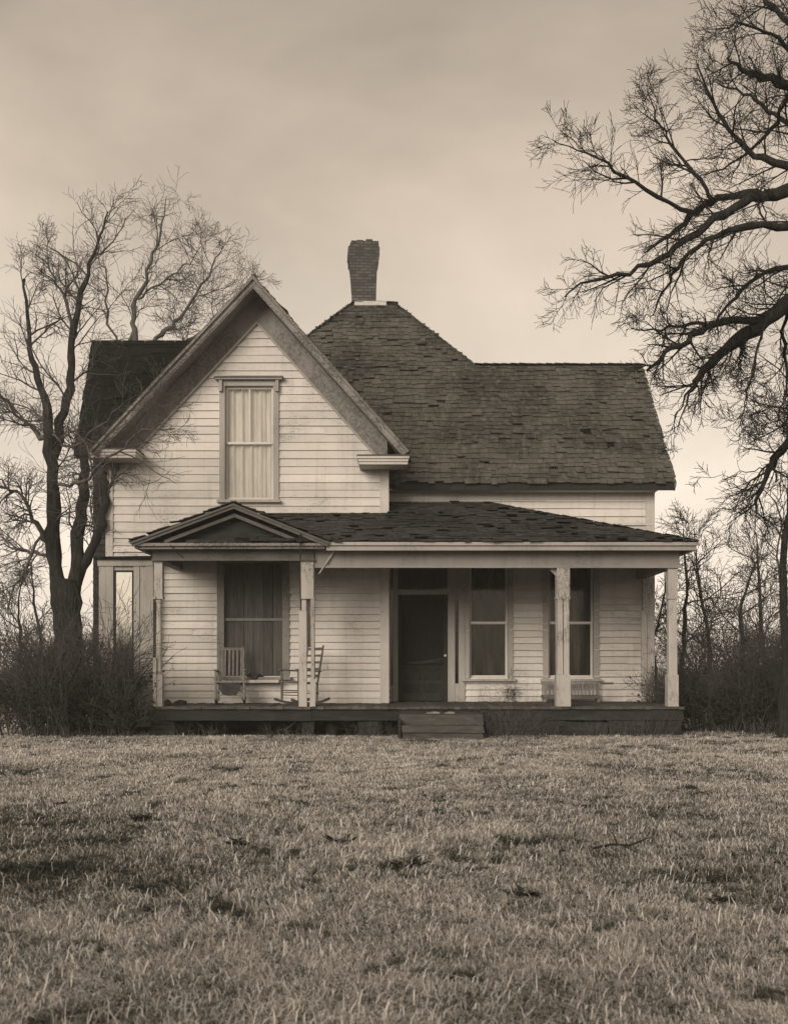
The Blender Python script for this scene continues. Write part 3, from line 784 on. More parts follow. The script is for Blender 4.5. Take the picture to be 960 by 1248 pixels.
mb = MB(); mb.box(qL + .08, qR - .02, Yq + .0, YP - .141, qZ0 - .06, qZ0 - .01, .005); mb.box(qL + .14, qR - .08, Yq + .06, YP - .142, qZ0 - .11, qZ0 - .062, .004)
mb.box(qL + .05, qL + .12, Yq + .05, YG - .02, qZ0 - .1, qZ0 - .02)
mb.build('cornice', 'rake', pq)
for i in range(16):                           # curled, splintered shingles along the pediment cornice
    mb = MB(); x = R.uniform(qL + .6, qR - .5); mb.box(x, x + R.uniform(.1, .35), Yq + .05, Yq + .2, qZ0 - .005, qZ0 + R.uniform(.02, .06), .02); mb.build('loose_shingle', 'shingle_porch', pq)

# posts
def post(xc, wt, y, ztop, style):
    mb = MB(); h = wt / 2; zc = WZ(729, YP); zbk = WZ(822, YP)
    mb.box(xc - h, xc + h, y - h, y + h, zc, ztop, .003)
    mb.box(xc - h - .012, xc + h + .012, y - h - .012, y + h + .012, zc - .02, zc + .02)
    if style == 'slim':
        mb.lathe(xc, y, [(h * .72, zc - .02), (h * .8, zc - .06), (h * .55, zc - .1), (h * .62, zc - .5), (h * .7, 1.6), (h * .66, zbk + .1), (h * .85, zbk + .04), (h * .7, zbk)], 12)
        mb.box(xc - h, xc + h, y - h, y + h, FL, zbk, .008)
        mb.box(xc - h - .02, xc - h * .3, y - h - .01, y - h * .2, FL, FL + .9, .012)
    if style == 'broken':
        mb.box(xc - h - .03, xc - h * .1, y - h, y - h + .03, FL, zc - .25, .008)
        mb.box(xc - h + .01, xc - h * .15, y - h + .031, y + h, FL, zc - .02, .008)
        mb.box(xc + h * .55, xc + h + .012, y - h, y + h, FL + .05, zc - .02, .01)
        mb.box(xc + h * .45, xc + h + .03, y - h - .02, y - h + .01, FL + .0, FL + .5, .01)
        mb.box(xc - h * .1, xc + h * .5, y + h * .3, y + h * .9, zc - .9, zc - .02, .004)
    if style == 'split':
        mb.box(xc - h + .005, xc - .012, y - h + .005, y + h - .01, zbk, zc - .021, .006); mb.box(xc + .012, xc + h - .008, y - h, y + h - .01, zbk, zc - .021, .006)
        mb.box(xc - .011, xc + .011, y - h + .05, y + h - .02, zbk, zc - .021)
        mb.box(xc - h - .012, xc + h + .012, y - h - .012, y + h + .012, FL, zbk, .006)
    if style == 'end':
        mb.box(xc - h + .012, xc + h - .004, y - h + .01, y + h - .01, zbk, zc - .021, .006)
        mb.box(xc - h - .01, xc + h + .014, y - h - .01, y + h + .01, FL, zbk, .006)
    return mb
post(WX(194, YP), .155, YP, zl0, 'slim').build('porch_post', 'post', house)
post(WX(375, YP), .235, YP, zl0, 'broken').build('porch_post', 'post', house)['label'] = 'split porch post with its front board broken away'
post(WX(685, YP), .235, YP, 3.105, 'split').build('porch_post', 'post', house)
post(WX(818, YP), .175, YP, 3.105, 'end').build('porch_post', 'post', house)
mb = MB(); a = 783; mb.box(WX(a, 22.4), WX(797, 22.4), 22.4, 22.55, FL, 3.12, .006); mb.box(WX(a, 22.4) - .04, WX(787, 22.4), 22.36, 22.399, FL, 2.45, .008); mb.build('wall_post', 'post', house)
mb = MB(); mb.bar(W(389, 699, YP - .12), W(409, 668, YP - .16), (0, 1, 0), (.8, 0, .55), .03, .055); mb.build('dangling_brace', 'post', house)
mb = MB(); mb.add([W(667, 692, YP), W(678, 692, YP), W(678, 703, YP), W(667, 692, YP + .05), W(678, 692, YP + .05), W(678, 703, YP + .05)], [(0, 2, 1), (3, 4, 5), (0, 3, 5, 2), (2, 5, 4, 1)]); mb.build('corner_bracket', 'post', house)
mb = MB(); mb.tube([W(400, 659, YE - .08), W(404, 656, YE - .09), W(410, 659, YE - .08)], .03, 6); mb.build('gutter_elbow', 'darkwood', house)
mb = MB(); mb.tube([W(372, 660, YE - .08), W(366, 650, YE - .09), W(366, 700, YE - .08), W(366.5, 744, YE - .06)], .012, 5); mb.build('hanging_wire', 'darkwood', house)
mb = MB(); mb.tube([W(208, 664, YE - .08), W(214, 672, YE + .1), W(224, 680, YE + .2)], .008, 4); mb.build('hanging_wire', 'darkwood', house)

# ------------------------------------------------------------------ rocking chairs, bench, small things
def rocking_chair(loc, rz, label, slat, mat, dark):
    t = empty('rocking_chair', loc, label, 'rocking chair', 'rocking chairs on the porch', rz)
    wd, dp, sh_ = .27, .24, .42
    for sx in (-1, 1):
        m = MB(); pts = []
        for i in range(11):
            q = -1 + i * .2; pts.append(Vector((sx * wd, q * .46 + .04, .025 + .085 * q * q)))
        for a, b in zip(pts[:-1], pts[1:]):
            d = (b - a); m.bar(a, b + d * .05, (1, 0, 0), Vector((0, -d.z, d.y)), .03, .045)
        m.build('rocker', dark, t, True)
        m = MB(); m.tube([(sx * wd, -dp, .05), (sx * wd, -dp, .2), (sx * wd, -dp, .4), (sx * wd, -dp - .01, .66)], [.02, .024, .024, .02], 8); m.build('leg', mat, t, True)
        m = MB(); m.tube([(sx * (wd - .03), dp - .02, .05), (sx * (wd - .03), dp - .01, .42)], [.02, .022], 8); m.build('leg', mat, t, True)
        m = MB(); m.hexa([(sx * wd - .035, -dp - .06, .655), (sx * wd + .035, -dp - .06, .655), (sx * wd + .03, dp + .05, .62), (sx * wd - .03, dp + .05, .62),
                          (sx * wd - .035, -dp - .06, .68), (sx * wd + .035, -dp - .06, .68), (sx * wd + .03, dp + .05, .645), (sx * wd - .03, dp + .05, .645)]); m.build('armrest', mat, t, True)
    m = MB(); m.hexa([(-wd - .02, -dp - .03, sh_), (wd + .02, -dp - .03, sh_), (wd - .01, dp, sh_ - .03), (-wd + .01, dp, sh_ - .03), (-wd - .02, -dp - .03, sh_ + .035), (wd + .02, -dp - .03, sh_ + .035), (wd - .01, dp, sh_), (-wd + .01, dp, sh_)])
    m.tube([(-wd, -dp, .27), (wd, -dp, .27)], .012, 6); m.tube([(-wd, -dp, .18), (wd, -dp, .18)], .012, 6); m.tube([(-wd, -dp, .22), (-wd, dp, .22)], .011, 6); m.tube([(wd, -dp, .22), (wd, dp, .22)], .011, 6)
    m.build('seat', mat, t, True)
    m = MB()
    def bp(x, z): return (x, dp - .01 + (z - .4) * .2, z)
    for sx in (-1, 1): m.tube([bp(sx * (wd - .03), .38), bp(sx * (wd - .03), .7), bp(sx * (wd - .03), 1.0), bp(sx * (wd - .03), 1.14)], [.021, .021, .019, .015], 8)
    if slat:
        for z in (.5, 1.08): m.bar(bp(-wd + .03, z), bp(wd - .03, z), (0, 1, .2), (0, -.2, 1), .02, .05)
        for i in range(6): x = -wd + .075 + i * (2 * wd - .15) / 5; m.bar(bp(x, .5), bp(x, 1.08), (1, 0, 0), (0, 1, 0), .028, .012)
    else:
        for z in (.55, .68, .81, .94, 1.07): m.bar(bp(-wd + .03, z), bp(wd - .03, z), (0, 1, .2), (0, -.2, 1), .018, .055 if z > 1 else .04)
    m.build('backrest', mat, t, True)
    return t
rc = rocking_chair((WX(281, 21.1), 21.1, FL + .006), math.radians(6), 'weathered slat backed rocking chair with a dark torn seat hanging down, facing the yard', True, 'chairwood', 'chairdark')
m = MB(); pts = []
ang = [(.2, .41), (-.19, .42), (-.2, .3), (-.15, .2), (-.02, .16), (.12, .18), (.19, .27)]
m.slab([(a, -.28 + .02 * math.sin(a * 20), b) for a, b in ang], (0, -1, 0), .02); m.build('torn_seat', 'rag', rc, True)
rocking_chair((WX(366, 20.9), 20.9, FL + .006), math.radians(-48), 'ladder backed wooden rocking chair turned sideways behind the split porch post', False, 'chairdark', 'chairdark')

bY = 22.4; bx0, bx1 = WX(660, bY), WX(730, bY)
bn = empty('porch_bench', ((bx0 + bx1) / 2, bY, FL), 'low slatted wooden bench against the wall under the right porch window', 'bench')
m = MB(); m.box(bx0, bx1, bY - .16, bY + .16, WZ(851, bY), WZ(847, bY), .004); m.build('seat', 'chairdark', bn)
m = MB(); m.box(bx0, bx1, bY + .12, bY + .16, WZ(834, bY), WZ(830.5, bY))
x = bx0 + .02
while x < bx1 - .03: m.box(x, x + .025, bY + .13, bY + .15, WZ(847, bY), WZ(834, bY)); x += .075
m.build('backrest', 'chairwood', bn)
for xx in (bx0 + .02, bx1 - .07):
    m = MB(); m.box(xx, xx + .05, bY - .15, bY - .1, FL + .004, WZ(831, bY)); m.build('leg', 'chairwood', bn)
    m = MB(); m.box(xx, xx + .05, bY + .07, bY + .118, FL + .004, WZ(851, bY)); m.build('leg', 'chairwood', bn)
m = MB(); m.box(bx1 - .001, bx1 + .26, bY - .14, bY - .11, WZ(834, bY), WZ(831.5, bY)); m.build('armrest', 'chairdark', bn)

def lump(name, c, r, mat, label, cat, group=None, flat=1.0, seed=1):
    rr = random.Random(seed); m = MB(); ns, nr = 14, 7; vs_ = []
    for j in range(nr + 1):
        th = math.pi * j / nr
        for i in range(ns):
            ph = 2 * math.pi * i / ns; k = 1 + .18 * math.sin(3 * ph + seed + 2 * th) + .1 * math.sin(7 * ph + 3 * th) + rr.uniform(-.08, .08)
            vs_.append((c[0] + r[0] * k * math.sin(th) * math.cos(ph), c[1] + r[1] * k * math.sin(th) * math.sin(ph), max(c[2] - r[2] * .75, c[2] + r[2] * k * math.cos(th))))
    fs_ = [(j * ns + i, j * ns + (i + 1) % ns, (j + 1) * ns + (i + 1) % ns, (j + 1) * ns + i) for j in range(nr) for i in range(ns)]
    m.add(vs_, [f[::-1] for f in fs_])
    o = m.build(name, mat, None, loc=(c[0], c[1], c[2] - r[2] * .75))
    return tag(o, label, cat, group)
zs_ = win_pl[2] - .075
lump('cloth_bundle', (WX(311, YG - .16), YG - .16, zs_ + .062), (.15, .085, .08), 'rag', 'dark crumpled cloth bundle on the sill of the boarded window', 'cloth', seed=3)
def flat_scrap(name, px, py_y, z, sx, sy, mat, label, cat, group=None, seed=0, h=.03):
    rr = random.Random(seed); m = MB(); c = Vector((WX(px, py_y), py_y, z)); k = 9
    top = []; bot = []
    for i in range(k):
        a = 2 * math.pi * i / k; q = rr.uniform(.6, 1.1)
        bot.append(c + Vector((sx * q * math.cos(a), sy * q * math.sin(a), 0))); top.append(bot[-1] + Vector((0, 0, rr.uniform(.2, 1) * h)))
    cen = c + Vector((0, 0, h * 1.3))
    m.add(bot + top + [cen], [(i, (i + 1) % k, k + (i + 1) % k, k + i) for i in range(k)] + [(k + i, k + (i + 1) % k, 2 * k) for i in range(k)] + [tuple(reversed(range(k)))])
    o = m.build(name, mat, None, loc=tuple(c)); return tag(o, label, cat, group)
flat_scrap('cloth_scrap', 204, 20.5, FL + .006, .09, .08, 'rag', 'dark rag lying beside the slim porch post', 'rag', 'rags on the porch floor', 1, .09)
flat_scrap('cloth_scrap', 219, 20.9, FL + .006, .13, .1, 'rag', 'dark folded rag on porch floor between slim post and chair', 'rag', 'rags on the porch floor', 2, .07)
flat_scrap('paper_scrap', 529, 19.5, .448, .14, .03, 'paper', 'pale paper scrap on the top step below the door', 'scrap', 'pale scraps on the step', 3, .03)
flat_scrap('paper_scrap', 548, 19.5, .448, .11, .03, 'paper', 'smaller pale paper scrap on the top step, nearer the porch window', 'scrap', 'pale scraps on the step', 4, .03)
def stick(name, pts, r, mat, label, cat, group=None, kids=()):
    m = MB(); m.tube(pts, [r * (1 - .6 * i / (len(pts) - 1)) for i in range(len(pts))], 6)
    for kpts, kr in kids: m.tube(kpts, [kr * (1 - .6 * i / (len(kpts) - 1)) for i in range(len(kpts))], 5)
    o = m.build(name, mat, None, loc=(pts[0][0], pts[0][1], 0)); return tag(o, label, cat, group)
def G(px, py, dz=0):         # point on the lawn
    Y = F * (EYE) / (py - HOR); return Vector((WX(px, Y), Y, dz))
b0 = MB(); b0.bar((WX(345, 20.6), 20.6, .05), (WX(362, 20.3), 20.2, .28), (0, 1, 0), (-.5, 0, .6), .12, .03)
o = b0.build('scrap_board', 'plank', None, loc=(WX(345, 20.6), 20.6, 0)); tag(o, 'pale broken board leaning under the porch by the split post', 'board')
b0 = MB(); b0.lathe(WX(404, 20.5), 20.5, [(.12, 0), (.13, .1), (.14, .22), (.125, .22), (.12, .1)], 14)
o = b0.build('metal_pail', 'stone', None, loc=(WX(404, 20.5), 20.5, 0)); tag(o, 'dull round pail in the dark under the porch near the steps', 'pail')

# ------------------------------------------------------------------ trees
def rnd_perp(d, rng):
    r = rng.normal(size=3); r -= d * np.dot(r, d); return r / (np.linalg.norm(r) + 1e-9)
def grow(out, p, d, ln, r, lvl, maxl, rng, cfg):
    """one crooked branch and its children; out[lvl] collects (points, radii)"""
    n = max(4, int(ln / cfg['seg'][min(lvl, len(cfg['seg']) - 1)]) + 1); n = min(n, 12)
    pts = [np.array(p, float)]; d = np.array(d, float); d /= np.linalg.norm(d)
    st = ln / (n - 1)
    for i in range(n - 1):
        d = d + rng.normal(size=3) * cfg['wander'] + np.array([0, 0, cfg['up'][min(lvl, len(cfg['up']) - 1)]])
        d /= np.linalg.norm(d); pts.append(pts[-1] + d * st)
    pts = np.array(pts); rad = np.linspace(r, max(r * .35, cfg['rmin']), n)
    out.setdefault(lvl, []).append((pts, rad))
    if lvl < maxl: sprout(out, pts, rad, ln, lvl, maxl, rng, cfg)
def sprout(out, pts, rad, ln, lvl, maxl, rng, cfg, tmin=None, cnt=None, keep=None):
    kids = cnt if cnt is not None else cfg['kids'][min(lvl, len(cfg['kids']) - 1)]
    kids = max(1, int(round(kids * rng.uniform(.75, 1.25))))
    n = len(pts); t0 = cfg['t0'] if tmin is None else tmin
    for q in range(kids):
        t = t0 + (1 - t0) * (q + rng.random()) / kids
        f = t * (n - 1); i = min(int(f), n - 2); fr = f - i
        p = pts[i] * (1 - fr) + pts[i + 1] * fr; r = rad[i] * (1 - fr) + rad[i + 1] * fr
        tg = pts[i + 1] - pts[i]; tg = tg / (np.linalg.norm(tg) + 1e-9)
        a = math.radians(rng.uniform(*cfg['ang'])); pd = rnd_perp(tg, rng)
        if cfg.get('flat'): pd[1] *= cfg['flat']; pd /= np.linalg.norm(pd)
        d = tg * math.cos(a) + pd * math.sin(a)
        l2 = ln * rng.uniform(*cfg['len']) * (1.15 - .55 * t)
        if keep and not keep(p + d * l2): continue
        grow(out, p, d, max(l2, cfg.get('lmin', .12)), max(min(r * rng.uniform(.45, .75), cfg.get('rcap', 1)), cfg['rmin']), lvl + 1, maxl, rng, cfg)
def smooth_path(pts, rad, k=4, jit=0, rng=None):
    pts = np.array([tuple(p) for p in pts], float); rad = np.array(rad, float); n = len(pts)
    P, Q = [], []
    for i in range(n - 1):
        p0, p1, p2, p3 = pts[max(i - 1, 0)], pts[i], pts[i + 1], pts[min(i + 2, n - 1)]
        for j in range(k):
            t = j / k; P.append(.5 * (2 * p1 + (p2 - p0) * t + (2 * p0 - 5 * p1 + 4 * p2 - p3) * t * t + (3 * p1 - p0 - 3 * p2 + p3) * t ** 3)); Q.append(rad[i] * (1 - t) + rad[i + 1] * t)
    P.append(pts[-1]); Q.append(rad[-1]); P = np.array(P); Q = np.array(Q)
    if jit: P[1:-1] += rng.normal(size=P[1:-1].shape) * jit; Q[1:] *= 1 + .09 * rng.normal(size=len(Q) - 1).clip(-1.5, 1.5)
    return P, Q
def sides(r): return 9 if r > .08 else (6 if r > .025 else (4 if r > .009 else 3))
def tree_object(name, base, label, cat, group, trunk_paths, branch_paths, mat_t='bark', mat_b='twig'):
    t = empty(name, tuple(base), label, cat, group); b = np.array(tuple(base), float)
    V, Q = tube_arrays([(p - b, r) for p, r in trunk_paths], lambda r: 12 if r > .1 else 8)
    quad_mesh('trunk', V, Q, mat_t, t, smooth=True)
    V, Q = tube_arrays([(p - b, r) for p, r in branch_paths], sides)
    quad_mesh('branches', V, Q, mat_b, t, smooth=True)
    return t
CFG = dict(seg=(.3, .18, .12, .09, .08), wander=.2, up=(.0, .02, .02, .0), kids=(9, 8, 6, 4, 3), ang=(25, 62), len=(.42, .8), rmin=.0034, t0=.12, flat=.8, rcap=.022)

# left tree beside the house
rng = np.random.default_rng(5)
YL = 21.9
def PL(px, py, dy=0): return W(px, py, YL + dy)
trunk = [smooth_path([PL(86, 905), PL(85, 860), PL(84, 790), PL(82, 735), PL(80, 705)], [.46, .36, .31, .29, .27], 4, .012, rng)]
stems = [
 ([PL(74, 735), PL(68, 690), PL(66, 620), PL(62, 550), PL(58, 500, .1), PL(44, 450, .2), (PL(34, 400, .3)), PL(30, 340, .3)], [.19, .17, .16, .14, .11, .07, .05, .03]),
 ([PL(64, 560), PL(78, 500, .3), PL(88, 450, .4), PL(90, 395, .5), PL(103, 345, .5), PL(118, 300, .5), PL(132, 258, .6)], [.12, .11, .095, .08, .055, .035, .015]),
 ([PL(86, 730), PL(94, 680), PL(98, 620, .3), PL(104, 560, .5), PL(108, 520, .8)], [.2, .17, .14, .11, .07]),
 ([PL(90, 720), PL(104, 682), PL(122, 648, -.2), PL(130, 610, -.2), PL(127, 570, -.2)], [.15, .12, .095, .07, .05]),
 ([PL(88, 400, .5), PL(76, 360, .6), PL(62, 330, .6), PL(45, 305, .6)], [.05, .035, .025, .012]),
 ([PL(60, 660), PL(42, 630, -.3), PL(22, 600, -.5), PL(-5, 585, -.6)], [.07, .05, .035, .02]),
 ([PL(62, 680), PL(40, 672, .3), PL(15, 668, .4), PL(-15, 664, .5)], [.05, .035, .025, .012]),
 ([PL(70, 590), PL(100, 588, -1.2), PL(130, 558, -2.0), PL(160, 540, -2.2), PL(176, 522, -2.3), PL(210, 518, -2.3)], [.045, .035, .028, .022, .016, .007]),
 ([PL(60, 540), PL(40, 520, .4), PL(22, 505, .5), PL(0, 480, .6)], [.08, .05, .035, .02]),
 ([PL(64, 530), PL(82, 545, -1.0), PL(120, 520, -2.0), PL(150, 490, -2.2)], [.035, .026, .018, .006]),
 ([PL(60, 640), PL(30, 690, -.3), PL(10, 745, -.3)], [.04, .028, .012]),
]
tp = list(trunk); out = {}
for pts, rad in stems:
    P, Q = smooth_path(pts, [q * .85 for q in rad], 4, .03, rng); tp.append((P, Q)) if rad[0] >= .1 else out.setdefault(0, []).append((P, Q))
    ln = np.linalg.norm(P[-1] - P[0])
    c = dict(CFG); 
    sprout(out, P, Q, min(ln, 2.6) * .8, 0, 3, rng, c, .2, 14 if rad[0] > .06 else 8, keep=(lambda e: not (e[0] > gL - .1 and e[1] > 19.4 and e[2] < 5.2)))
tree_object('bare_tree', (PL(86, 905).x, YL, 0), 'large bare tree with several dark stems standing beside the left wall of the house', 'tree', None, tp, [x for l in sorted(out) for x in out[l]], 'bark', 'twig_pale')

# tree behind the left wing
rng = np.random.default_rng(9); out = {}
YT = 31.0
def PT(px, py, dy=0): return W(px, py, YT + dy)
tp = [smooth_path([PT(172, 868), PT(174, 700), PT(172, 560), PT(170, 470)], [.34, .28, .22, .18], 3, .02, rng)]
for pts, rad in [
 ([PT(170, 470), PT(166, 415), PT(164, 375), PT(180, 330), PT(196, 285), PT(203, 240)], [.15, .12, .1, .07, .045, .015]),
 ([PT(164, 400), PT(150, 430), PT(132, 380), PT(128, 330), PT(112, 300)], [.08, .07, .05, .035, .012]),
 ([PT(171, 470), PT(192, 415, -.3), PT(215, 392), PT(238, 360), PT(252, 335), PT(272, 300)], [.12, .1, .08, .06, .04, .015]),
 ([PT(171, 460), PT(215, 425, .5), PT(245, 405, .5), PT(280, 372, .5), PT(300, 345, .5)], [.09, .075, .055, .035, .012]),
 ([PT(168, 365), PT(200, 345), PT(230, 318), PT(245, 300)], [.05, .04, .025, .01]),
]:
    P, Q = smooth_path(pts, [q * .66 for q in rad], 4, .04, rng); out.setdefault(0, []).append((P, Q)); ln = np.linalg.norm(P[-1] - P[0])
    sprout(out, P, Q, min(ln, 3.4) * .75, 0, 3, rng, dict(CFG, rmin=.0042, rcap=.016), .15, 12)
tree_object('bare_tree', (PT(172, 868).x, YT, 0), 'bare fan shaped tree rising behind the dark left roof', 'tree', None, tp, [x for l in sorted(out) for x in out[l]], 'bark_pale', 'twig_pale')

# near tree on the right: trunk beyond the frame, limbs reaching in
rng = np.random.default_rng(21); out = {}
YN = 13.0
def PN(px, py, dy=0): return W(px, py, YN + dy)
tx = PN(1085, 0).x
tp = [smooth_path([Vector((tx, YN + .2, -.1)), Vector((tx, YN + .2, .6)), Vector((tx - .02, YN + .1, 2.5)), Vector((tx - .05, YN, 4.2)), Vector((tx - .1, YN, 6)), Vector((tx + .1, YN, 8.2)), Vector((tx + .3, YN, 9.5))], [.5, .38, .33, .31, .27, .2, .1], 4, .015, rng)]
limbs = [
 ([PN(1075, 345), PN(1010, 350), PN(965, 368), PN(920, 398), PN(880, 428), PN(852, 458), PN(838, 478)], [.22, .19, .165, .14, .11, .07, .035]),
 ([PN(838, 478), PN(828, 498), PN(821, 520), PN(823, 540), PN(818, 560)], [.028, .014, .011, .008, .005]),
 ([PN(925, 392), PN(880, 392, -.2), PN(845, 410, -.4), PN(812, 432, -.5), PN(788, 452, -.5)], [.09, .075, .06, .05, .028]),
 ([PN(880, 395, -.2), PN(840, 396, .2), PN(805, 402, .4), PN(768, 400, .5)], [.045, .036, .024, .01]),
 ([PN(1075, 225), PN(1000, 224), PN(945, 236), PN(905, 247), PN(860, 275), PN(815, 308), PN(765, 330), PN(715, 342), PN(688, 362)], [.18, .15, .12, .10, .08, .06, .042, .025, .01]),
 ([PN(925, 238), PN(885, 238, .4), PN(850, 258, .5), PN(815, 285, .5), PN(785, 308, .4)], [.09, .075, .06, .045, .02]),
 ([PN(870, 245, .4), PN(845, 212, .5), PN(818, 175, .6), PN(800, 145, .6), PN(788, 108, .6)], [.05, .042, .03, .02, .009]),
 ([PN(850, 262, .4), PN(800, 240, .2), PN(750, 205), PN(715, 188), PN(672, 170)], [.05, .04, .028, .018, .007]),
 ([PN(1070, 250), PN(985, 210, .8), PN(930, 195, .9), PN(895, 165, 1), PN(868, 125, 1), PN(848, 75, 1)], [.12, .09, .07, .05, .03, .012]),
 ([PN(1080, 160), PN(1000, 120, .5), PN(950, 100, .5), PN(915, 88, .5), PN(885, 70, .5)], [.14, .12, .09, .06, .02]),
 ([PN(1075, 300), PN(1000, 280, -.5), PN(930, 275, -.7), PN(880, 285, -.8), PN(840, 310, -.8), PN(812, 345, -.8), PN(795, 385, -.8)], [.1, .085, .07, .055, .042, .028, .012]),
 ([PN(1075, 350), PN(990, 325, .6), PN(930, 332, .6), PN(895, 362, .5), PN(862, 405, .4)], [.09, .07, .055, .04, .016]),
 ([PN(1075, 430), PN(1010, 480), PN(975, 512), PN(945, 560), PN(928, 590), PN(920, 625)], [.17, .13, .1, .07, .045, .02]),
 ([PN(945, 560), PN(930, 570, .3), PN(905, 575, .5), PN(880, 580, .5), PN(840, 584, .5)], [.02, .014, .009, .006, .0045]),
 ([PN(930, 388), PN(922, 440, -.4), PN(912, 475, -.5), PN(905, 505, -.5), PN(897, 530, -.5)], [.03, .022, .015, .01, .005]),
 ([PN(905, 412), PN(902, 432), PN(898, 445)], [.05, .03, .012]),
 ([PN(880, 425), PN(868, 440, .2), PN(866, 465, .3)], [.03, .018, .006]),
 ([PN(1085, 120), PN(1020, 60, 1), PN(965, 30, 1.2), PN(925, -10, 1.3), PN(900, -60, 1.4)], [.12, .09, .065, .045, .02]),
 ([PN(1010, 215, .6), PN(968, 160, 1.4), PN(935, 135, 1.6), PN(905, 115, 1.7), PN(872, 100, 1.8)], [.08, .06, .045, .03, .01]),
 ([PN(965, 105, .5), PN(945, 150, .9), PN(918, 178, 1.1), PN(880, 205, 1.2), PN(850, 215, 1.2)], [.05, .04, .03, .02, .008]),
 ([PN(1000, 122, .5), PN(970, 70, .2), PN(940, 45, 0), PN(905, 30, -.2), PN(870, 35, -.2)], [.06, .05, .035, .025, .008]),
 ([PN(962, 370), PN(955, 420, .6), PN(958, 470, .8), PN(946, 520, .8)], [.05, .035, .022, .008]),
]
for k_, (pts, rad) in enumerate(limbs):
    P, Q = smooth_path(pts, [q * .60 for q in rad], 4, .016, rng)
    (tp if rad[0] >= .15 else out.setdefault(0, [])).append((P, Q))
    ln = np.linalg.norm(P[-1] - P[0])
    if k_ in (1, 13): sprout(out, P, Q, .5, 0, 2, rng, CFG, .2, 4); continue
    sprout(out, P, Q, min(ln, 2.4) * .41, 0, 3, rng, dict(CFG, kids=(9, 6, 5, 3), rcap=.014, rmin=.0028, wander=.2, len=(.45, .9)), .2, 15 if ln > 1.5 else 7)
tree_object('bare_tree', (tx, YN + .2, 0), 'bare oak whose heavy dark limbs reach in from the right above the roof end', 'tree', None, tp, [x for l in sorted(out) for x in out[l]], 'bark', 'bark')

# slim trunk at the right edge and small bare trees behind the right thicket
def simple_tree(px, Y, H, r, lean, seed, label, group, spread=.55, kids=12, lv=3, rmin=.006, t0=.3, name='bare_tree'):
    rng = np.random.default_rng(seed); out = {}; x = WX(px, Y)
    pts = [(x, Y, -.05), (x + lean * .15, Y, H * .2), (x + lean * .3 + rng.normal() * .1, Y, H * .45), (x + lean * .6 + rng.normal() * .15, Y, H * .72), (x + lean, Y, H)]
    P, Q = smooth_path(pts, [r * 1.25, r, r * .75, r * .5, r * .15], 4, .02, rng)
    sprout(out, P, Q, H * spread, 0, lv, rng, dict(CFG, rmin=rmin, up=(.05, .06, .04, .02), flat=1), t0, kids)
    return tree_object(name, (x, Y, 0), label, 'tree', group, [(P, Q)], [q for l in sorted(out) for q in out[l]])
gsm = 'small bare trees behind the right thicket'
simple_tree(953, 19.5, 7.0, .09, .25, 31, 'slim dark trunk standing at the right edge of the yard', None, .4, 12)
simple_tree(827, 26, 4.6, .07, .1, 32, 'small bare tree rising just behind the porch end post', gsm, .5, 10)
simple_tree(868, 29, 5.0, .07, -.5, 33, 'crooked small bare tree right of the porch end post, leaning to the house', gsm, .5, 11)
simple_tree(897, 27, 3.9, .08, .5, 34, 'stout low bare tree just left of the slim dark trunk', gsm, .55, 12)
simple_tree(798, 30, 4.6, .05, .2, 35, 'thin bare sapling seen through the gap between wall and porch end post', gsm, .45, 10)
simple_tree(936, 33, 5.4, .09, -.4, 36, 'tallest small bare tree behind the right thicket', gsm, .5, 12)
gsl = 'small bare trees beyond the left thicket'
simple_tree(18, 30, 4.0, .06, .3, 37, 'thin bare tree at the far left edge of the yard', gsl, .5, 10)
simple_tree(48, 34, 4.6, .07, -.3, 38, 'pale thin bare tree between the left edge and the large trunk', gsl, .5, 10)

# thickets: multi stemmed shrubs
def shrub(px, Y, H, rad_, nst, nleaf, seed, label, group, tone=(.1, .9), dens=.55):
    rng = np.random.default_rng(seed); out = {}; x = WX(px, Y)
    for i in range(nst):
        a = rng.uniform(0, 2 * math.pi); q = rad_ * .45 * math.sqrt(rng.random())
        d = np.array([math.cos(a) * rng.uniform(.05, .6), math.sin(a) * rng.uniform(.05, .5), 1.0])
        grow(out, (x + q * math.cos(a), Y + q * math.sin(a), -.02), d, H * rng.uniform(.55, 1.05), rng.uniform(.008, .016), 0, 2, rng, dict(CFG, kids=(7, 4), rmin=.004, ang=(18, 50), up=(.03, .03, .02), wander=.16, t0=.12, flat=1))
    t = empty('shrub', (x, Y, 0), label, 'shrub', group); b = np.array([x, Y, 0.])
    allp = [q for l in sorted(out) for q in out[l]]
    V, Q = tube_arrays([(p - b, r) for p, r in allp], sides); quad_mesh('stems', V, Q, 'twig', t)
    # leaves sit on the twigs
    pp = np.concatenate([p for p, r in allp if True]) - b
    idx = rng.integers(0, len(pp), nleaf); c = pp[idx] + rng.normal(size=(nleaf, 3)) * .035
    keep = rng.random(nleaf) < np.clip(1.25 - c[:, 2] / (H * dens + .01), 0.03, 1); c = c[keep]; n_ = len(c)
    c[:, 2] = np.maximum(c[:, 2], .02)
    a = rng.normal(size=(n_, 3)); a /= np.linalg.norm(a, axis=1)[:, None]; bb = np.cross(a, rng.normal(size=(n_, 3))); bb /= np.linalg.norm(bb, axis=1)[:, None]
    s = rng.uniform(.015, .04, n_)[:, None]
    V = np.stack([c - a * s, c + bb * s * .55, c + a * s, c - bb * s * .55], 1).reshape(-1, 3); Q = np.arange(n_ * 4).reshape(-1, 4)
    tn = np.repeat(rng.uniform(tone[0], tone[1], n_) ** 1.4, 4)
    quad_mesh('foliage', V, Q, 'leaf', t, tone=tn)
gl, gr = 'shrubs of the thicket left of the porch', 'shrubs of the thicket right of the porch'
